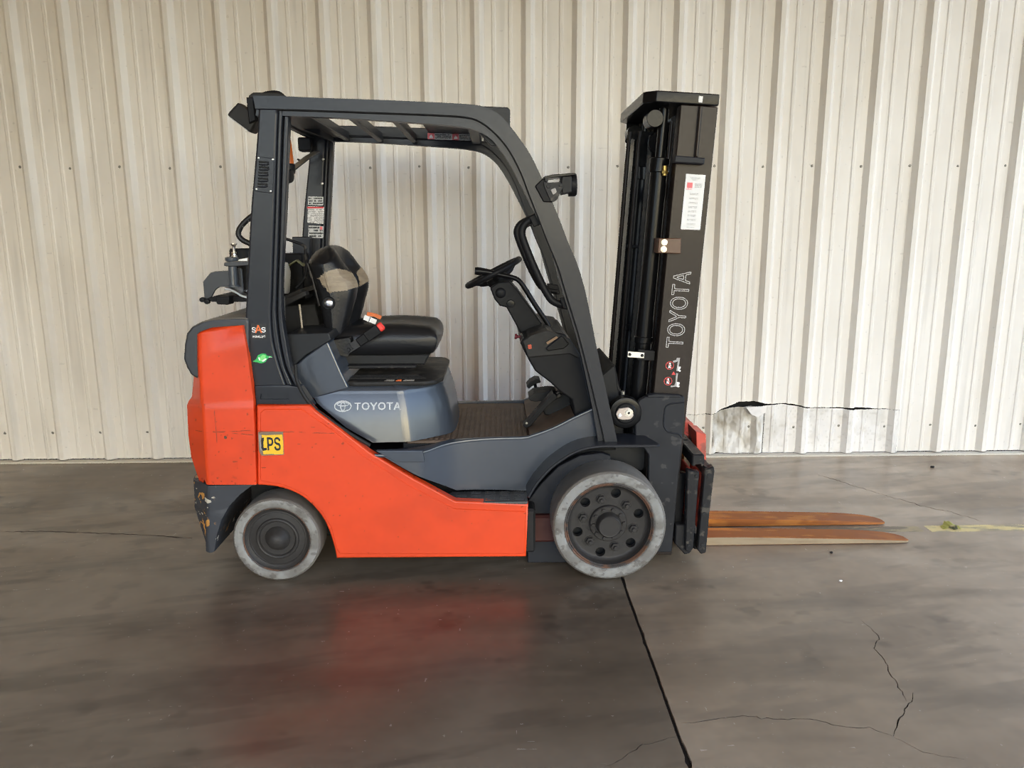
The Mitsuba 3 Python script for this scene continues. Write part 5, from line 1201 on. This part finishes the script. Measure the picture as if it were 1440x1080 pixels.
kx = add(F + 'tilt_pin', lathe([(0, .0), (.050, 0), (.066, -.004), (.070, -.012), (.070, -.05), (0, -.05)], tc, (0, -1, 0), 40), 'mat_gloss_black', 35, label='black round mast pivot with a bright pin keeper')
add(kx + '__cap', lathe([(0, .006), (.040, .006), (.046, 0), (0, 0)], tc, (0, -1, 0), 32), 'mat_plastic', 35)
kk = [(0.504, 0.711), (0.516, 0.734), (0.558, 0.740), (0.577, 0.723), (0.581, 0.701), (0.566, 0.686), (0.535, 0.684), (0.514, 0.689)]
add(kx + '__keeper', prism(rnd(kk, .010, 4), -1.737, -1.728, 0.002), pri('mat_keeper', (0.45, 0.38, 0.33), 0.4, metallic=0.3), 30)
q = A(at3((0.559, 0.716), -1.737)); add(kx + '__pin', lathe([(0, .005), (.013, .005), (.014, 0), (.019, -.0), (0, -.001)], q, (0, -1, 0), 24), 'mat_zinc', 30); add(kx + '__pin_hole', lathe([(0, .0055), (.005, .0055), (.005, .004), (0, .004)], q, (0, -1, 0), 14), 'mat_dark', 30)
q = A(at3((0.521, 0.705), -1.737)); add(kx + '__keeper_bolt', lathe([(0, .006), (.007, .005), (.009, 0), (0, 0)], q, (0, -1, 0), 16), 'mat_white', 30)
add(kx + '__lobe', prism(rnd([(0.564, 0.753), (0.591, 0.765), (0.614, 0.733), (0.618, 0.676), (0.594, 0.651), (0.566, 0.658)], .012, 4), -1.71, -1.66, 0.006, steps=2), 'mat_gloss_black', 35)
both(F + 'tilt_cylinder', cyl(tc + A((0, .08, -.01)), tc + A((-.30, .10, -.16)), .032, 20), 'mat_gloss_black', 35)
for P in ('868,560 872,548 878,538 876,520', '866,570 868,545 866,520 870,505', '884,566 890,555 892,540 890,520'):
    pass
for pth in ([(0.510, 0.886), (0.524, 0.853), (0.538, 0.794), (0.559, 0.741), (0.567, 0.677)], [(0.531, 0.788), (0.551, 0.739), (0.546, 0.673)], [(0.545, 0.780), (0.547, 0.735)]):
    add(F + 'tilt_hose', tube(crom([at3(q, -1.55) for q in pth], 5), 0.009, 10), 'mat_black_wear', 45)
add(F + 'tilt_hose_fitting', cat(cyl(at3((0.538, 0.743), -1.60), at3((0.539, 0.708), -1.60), .009, 12), cyl(at3((0.558, 0.778), -1.58), at3((0.559, 0.745), -1.58), .010, 12)), 'mat_zinc', 25)
add(F + 'front_bulkhead', prism(rnd([(0.459, 0.847), (0.521, 0.903), (0.543, 0.750), (0.565, 0.619), (0.574, 0.527), (0.478, 0.528)], .01, 2), -1.58, far(-1.58), 0.006), 'mat_dark', 25)

# ---------------------------------------------------------------- carriage, side shift frame and forks
CA = F + 'carriage'
labels[CA] = {'label': 'black fork carriage with red side shift hooks'}
def at(px): pass
xb = [0.766, 0.838]
up_z = [(0.867, 0.459)[1], (0.865, 0.501)[1]]
xA, xB = (0.845, 0.472)[0], (0.898, 0.472)[0]
bar = fuse(rbox(xA, xB, -1.72, far(-1.72), up_z[0] + .01, up_z[1] + .022, .005))
sl_ = rbox(xA + .015, xB - .012, -1.74, -1.69, up_z[0] - .01, up_z[0] + .022, 0)
kb = add(CA + '__upper_bar', cut(bar, sl_), 'mat_black_wear', 25)
for i in range(2):
    y = -1.50 + .10 * i
    add(kb + '__notch', rbox(xA + .014, xB - .014, y, y + .03, up_z[1] + .0215, up_z[1] + .0235, 0), 'mat_dark', False)
nb = [(0.813, 0.451), (0.869, 0.441), (0.864, 0.356), (0.856, 0.086), (0.844, 0.070), (0.831, 0.087), (0.819, 0.225)]
add(CA + '__end_post', prism(rnd([(0.825, 0.454), (0.878, 0.444), (0.875, 0.382), (0.866, 0.090), (0.854, 0.070), (0.831, 0.080)], .004, 2), -1.725, -1.685, 0.004), 'mat_black_wear', 25)
add(CA + '__end_post', mir(prism(rnd([(0.825, 0.454), (0.878, 0.444), (0.875, 0.382), (0.866, 0.090), (0.854, 0.070), (0.831, 0.080)], .004, 2), -1.725, -1.685, 0.004)), 'mat_black_wear', 25)
for q in [(0.864, 0.427), (0.845, 0.103)]:
    add(CA + '__bolt', lathe([(0, .003), (.006, .003), (.008, 0), (0, 0)], at3(q, -1.725), (0, -1, 0), 14), 'mat_dark', 30)
lowx = [(0.790, 0.152)[0], (0.848, 0.151)[0]]
add(CA + '__lower_bar', prism([(lowx[0], (0.795, 0.192)[1]), (lowx[1] + .01, (0.795, 0.192)[1] - .0), (lowx[1] + .01, .055), (lowx[1] - .012, .050), (lowx[0], .10)], -1.70, far(-1.70), 0.004), 'mat_black_wear', 25)
add(CA + '__roller_plate', prism([(0.792, 0.425), (0.837, 0.417), (0.825, 0.146), (0.792, 0.147)], -1.66, -1.62, 0.004), 'mat_gloss_black', 25)
add(CA + '__roller_plate', mir(prism([(0.792, 0.425), (0.837, 0.417), (0.825, 0.146), (0.792, 0.147)], -1.66, -1.62, 0.004)), 'mat_gloss_black', 25)
SS = F + 'side_shifter'
labels[SS] = {'label': 'black side shift frame holding the forks'}
fp = rnd([(0.904, 0.452), (0.944, 0.465), (0.948, 0.442), (0.935, 0.251), (0.928, 0.062), (0.906, 0.056), (0.889, 0.076)], .004, 2)
for f in (lambda m: m, mir):
    add(SS + '__end_plate', f(prism(fp, -1.712, -1.665, 0.004)), 'mat_black_wear', 25)
for q in [(0.925, 0.425), (0.913, 0.287), (0.912, 0.246), (0.912, 0.100)]:
    add(SS + '__bolt_hole', lathe([(0, .002), (.009, .002), (.0105, 0), (0, 0)], at3(q, -1.7118), (0, -1, 0), 16), 'mat_dark', 30)
xs0, xs1 = (0.905, 0.433)[0], (0.946, 0.432)[0]
zt0 = (0.929, 0.458)[1]
add(SS + '__top_bar', rbox(xs0, xs1 - .002, -1.70, far(-1.70), zt0 - .075, zt0, .006), 'mat_black_wear', 25)
add(SS + '__bottom_bar', rbox(xs0 - .02, xs1 - .02, -1.66, far(-1.66), .055, .13, .006), 'mat_black_wear', 25)
add(SS + '__red_plate', rbox(xA + .012, xA + .022, -1.62, far(-1.62), .16, .43, .003), 'mat_red', 25, label='red plate showing between the black bars')
add(SS + '__red_plate', rbox(xB + .004, xB + .012, -1.66, far(-1.66), .15, .42, .003), 'mat_red', 25)
for y, pts in ((-1.49, '979,607 993,611 993,646 990,650 980,646'), (-1.27, '962,593 975,597 975,612 968,622 962,622')):
    P = A([(0.918, 0.564), (0.965, 0.550), (0.971, 0.430), (0.962, 0.416), (0.928, 0.430)]) if y == -1.49 else A([(0.912, 0.556), (0.962, 0.545), (0.964, 0.487), (0.947, 0.465), (0.916, 0.466)])
    add(SS + '__red_hook', prism(rnd(P, .003, 2), y, y + .16, 0.004), 'mat_red', 25, label='red hook standing above the carriage')
P = A([(0.906, 0.509), (0.941, 0.494), (0.943, 0.452), (0.909, 0.452)]); add(SS + '__red_hook', prism(P, -1.36, -1.27, 0.003), 'mat_red', 25)
add(SS + '__spacer', rbox((0.921, 0.495)[0], (0.962, 0.494)[0], -1.40, -1.34, (0.922, 0.473)[1], (0.920, 0.509)[1], .003), 'mat_black_wear', 25)
FK = F + 'fork'
def fork(y0, y1, tipx):
    heel = 0.895; th = 0.044
    side = [(heel - .03, 0.46), (heel - .03, 0.004), (heel + .30, 0.004), (tipx - .05, 0.005), (tipx, 0.006), (tipx, 0.013), (tipx - .25, 0.028), (heel + .25, th), (heel + .045, th + .001), (heel + .012, th + .022), (heel, 0.10), (heel, 0.46)]
    body = prism(rnd(side, [0, .01, 0, 0, .003, .003, 0, 0, .02, .02, 0, 0] if False else 0.004, 2), y0, y1, 0.004)
    w = y1 - y0
    tipcut = [(heel - .1, y0 - .01), (tipx - .16, y0 - .01), (tipx - .16, y0), (tipx - .02, y0 + .004), (tipx - .004, y0 + .012), (tipx, y0 + .026), (tipx - .006, y1 - .060), (tipx - .03, y1 - .035), (tipx - .08, y1 - .012), (tipx - .18, y1), (tipx - .18, y1 + .01), (heel - .1, y1 + .01)]
    return meet(body, prism(tipcut, -0.1, 0.6, 0, 'z'))
add(FK, fork(-1.495, -1.375, 1.975), 'mat_fork', 20, label='rusty orange fork, nearer of the two')
add(FK, fork(-1.262, -1.142, 1.975), 'mat_fork', 20, label='rusty orange fork, farther of the two')


# ---------------------------------------------------------------- lettering and stickers on the bodywork
HD = F + 'hood'
yh = -1.7232
def on_hood(m):
    """Lay a decal made for the upright plane onto the leaning side of the hood."""
    q = m.copy(); z = [l[0] for l in hood_levels]; d = [l[1] for l in hood_levels]
    q.vertices = q.vertices + np.stack([0 * q.vertices[:, 0], np.interp(q.vertices[:, 2], z, d), 0 * q.vertices[:, 0]], 1); return q
def emblem(c, rx, rz, w, y):
    a = np.linspace(0, 2 * math.pi, 40, endpoint=False); o = np.stack([np.cos(a), np.sin(a)], 1)
    def ell(cx, cz, ax, az, w_):
        return prism(A(c) + A((cx, cz)) + o * A((ax, az)), y - .0009, y, 0, holes=(A(c) + A((cx, cz)) + o * A((ax - w_, az - w_)),))
    return cat(ell(0, 0, rx, rz, w), ell(0, rz * .36, rx * .72, rz * .38, w * .85), ell(0, rz * -.04, rx * .30, rz * .78, w * .8))
c = A((-0.663, 0.745))
add(HD + '__emblem', on_hood(emblem(c, .0375, .0235, .0048, yh)), 'mat_decal', False)
t0, t1 = A((-0.614, 0.729)), A((-0.414, 0.730))
add(HD + '__lettering', on_hood(solid_text('TOYOTA', .031, np.linalg.norm(t1 - t0), yh, t0, (1, 0), (0, 1))), 'mat_decal', False, label='pale lettering reading TOYOTA on the hood')
# yellow gas sticker, worn at its left edge
ys = YB - 0.0032
SG = [(-0.985, 0.660), (-0.892, 0.661), (-0.893, 0.572), (-0.977, 0.570), (-0.985, 0.593)]
r = np.random.RandomState(3)
old = add(F + 'gas_sticker', prism(rnd([(-0.991, 0.668), (-0.888, 0.669), (-0.890, 0.569), (-0.983, 0.566), (-0.993, 0.587)], .003, 2), ys - .0006, ys + .001, 0), pri('mat_glue', (0.20, 0.14, 0.09), 0.7), False, label='worn yellow sticker reading LPS')
rag = [SG[0]]
P = A([(-0.977, 0.656), (-0.959, 0.654), (-0.892, 0.657), (-0.890, 0.617), (-0.893, 0.572), (-0.930, 0.571), (-0.935, 0.574), (-0.974, 0.572), (-0.978, 0.590), (-0.981, 0.612), (-0.975, 0.633)])
add(old + '__yellow', prism(P, ys - .0012, ys - .0004, 0), 'mat_yellow', False)
u = np.linalg.norm(A((-0.949, 0.593)) - A((-0.905, 0.593)))
o = A((-0.956, 0.588)); e = A((-0.901, 0.588))
add(old + '__letters', solid_text('PS', .058, np.linalg.norm(e - o), ys - .0012, o, (1, 0), (0, 1)), 'mat_sticker_black', False)
o = A((-0.983, 0.589))
Lp = [(-0.978, 0.642), (-0.967, 0.645), (-0.972, 0.621), (-0.972, 0.599), (-0.960, 0.601), (-0.959, 0.591), (-0.976, 0.587), (-0.982, 0.599)]
add(old + '__letters', prism(Lp, ys - .002, ys - .0012, 0), 'mat_sticker_black', False)
add(old + '__torn_edge', prism([(-0.988, 0.657), (-0.977, 0.654), (-0.983, 0.630), (-0.979, 0.602), (-0.978, 0.587), (-0.987, 0.593)], ys - .0018, ys - .001, 0), pri('mat_tear', (0.30, 0.27, 0.25), 0.7), False)
# square dealer sticker
yk = -1.7855
kS = add(F + 'dealer_sticker', prism(rnd([(-1.002, 1.114), (-0.936, 1.112), (-0.939, 1.048), (-1.003, 1.048)], .010, 4), yk - .0012, yk + .001, 0), 'mat_sticker_black', False, label='black square sticker with white and orange letters')
def word(s, h, q0, q1, mat_, y):
    a, b = A(q0), A(q1)
    add(kS + '__letters', solid_text(s, h, np.linalg.norm(b - a), y, a, (1, 0), (0, 1)), mat_, False)
word('S', .022, (-0.999, 1.077), (-0.982, 1.077), 'mat_white', yk - .0012)
word('S', .022, (-0.960, 1.077), (-0.942, 1.077), 'mat_white', yk - .0012)
word('A', .033, (-0.986, 1.075), (-0.957, 1.075), 'mat_sticker_orange', yk - .0020)
word('FORKLIFT', .0095, (-0.996, 1.055), (-0.945, 1.055), 'mat_white', yk - .0012)
# green leaf sticker
lf = crom([(-1.004, 0.957), (-0.990, 0.967), (-0.981, 0.982), (-0.965, 0.990), (-0.951, 0.989), (-0.942, 0.980), (-0.931, 0.980), (-0.923, 0.974), (-0.935, 0.973), (-0.944, 0.967), (-0.953, 0.955), (-0.971, 0.949), (-0.988, 0.954)], 4, True)
kL = add(F + 'leaf_sticker', prism(lf, yk - .0008, yk + .001, 0), 'mat_green', False, label='green leaf sticker on the rear post')
add(kL + '__highlight', prism(crom([(-0.973, 0.958), (-0.971, 0.976), (-0.960, 0.985), (-0.949, 0.981), (-0.956, 0.964)], 4, True), yk - .0014, yk - .0006, 0), 'mat_green_pale', False)  # paler green area of the leaf
add(kL + '__white_print', cat(prism([(-0.968, 0.959), (-0.952, 0.970), (-0.945, 0.968), (-0.959, 0.956)], yk - .002, yk - .0012, 0), prism([(-0.980, 0.973), (-0.975, 0.976), (-0.973, 0.961), (-0.978, 0.961)], yk - .002, yk - .0012, 0), prism([(-0.937, 0.977), (-0.924, 0.975), (-0.935, 0.973)], yk - .002, yk - .0012, 0)), 'mat_white', False)

# ---------------------------------------------------------------- small things on the floor
rs = np.random.RandomState(21)
def scrap(c, L, w, h, seed, n=24):
    r = np.random.RandomState(seed)
    t = np.linspace(0, 1, n); P = np.stack([c[0] + L * (t - .5), c[1] + .02 * np.sin(7 * t + seed), .004 + h * np.abs(np.sin(5.5 * t + seed)) * np.sin(math.pi * t)], 1)
    ww = w * (0.5 + .5 * np.sin(math.pi * t)) * r.uniform(.7, 1.1, n)
    V = np.vstack([P + np.stack([0 * t, -ww / 2, .006 * r.rand(n)], 1), P + np.stack([0 * t, ww / 2, .010 * r.rand(n)], 1)])
    V = np.vstack([V, V - (0, 0, .0015)])
    F_ = []
    for i in range(n - 1):
        a, b, c_, d = i, i + 1, n + i + 1, n + i
        F_ += [(a, b, c_), (a, c_, d), (2 * n + a, 2 * n + c_, 2 * n + b), (2 * n + a, 2 * n + d, 2 * n + c_)]
        for p, q in ((a, b), (c_, d)): F_ += [(p, 2 * n + p, 2 * n + q), (p, 2 * n + q, q)]
    V[:, 2] -= V[:, 2].min() - 0.0008
    return mesh(V, F_)
q = (2.279, -1.290)
pri('mat_scrap', (0.42, 0.40, 0.10), 0.6); pri('mat_scrap_dark', (0.10, 0.10, 0.05), 0.7)
add('tape_scrap', scrap(q, .090, .055, .012, 4), 'mat_scrap', 40, label='crumpled scrap of yellow green tape lying on the yellow line', category='scrap')
add('tape_scrap__dark_fold', scrap((q[0] + .005, q[1] - .020), .075, .026, .007, 7), 'mat_scrap_dark', 40)
bits = [((1.550, -1.592), .006, 'mat_crack', 'dark pebble on the bare floor in front of the fork tips'), ((2.741, -0.320), .010, 'mat_crack', 'dark crumb on the floor close to the wall on the right')]
def pebble(c, r_, seed):
    s = trimesh.creation.icosphere(2, 1.0); v = s.vertices
    v = v * (1 + .5 * (meshkit.noise(v * 1.7 + seed)[:, None] - .5)) * A((1.3, .9, .7)) * r_
    v[:, 2] -= v[:, 2].min(); return mesh(v + A((c[0], c[1], 0)), s.faces)
for i, (c, r_, m_, lb) in enumerate(bits):
    add('pebble', pebble(c, r_, i), m_, 40, label=lb, category='pebble')
add('pale_chip', pebble((1.463, -1.885), .006, 9), 'mat_white', 40, label='tiny white chip on the floor to the right of the front wheel', category='chip')

labels['forklift'] = {'label': 'orange and grey forklift truck parked in front of the ribbed wall', 'category': 'forklift'}
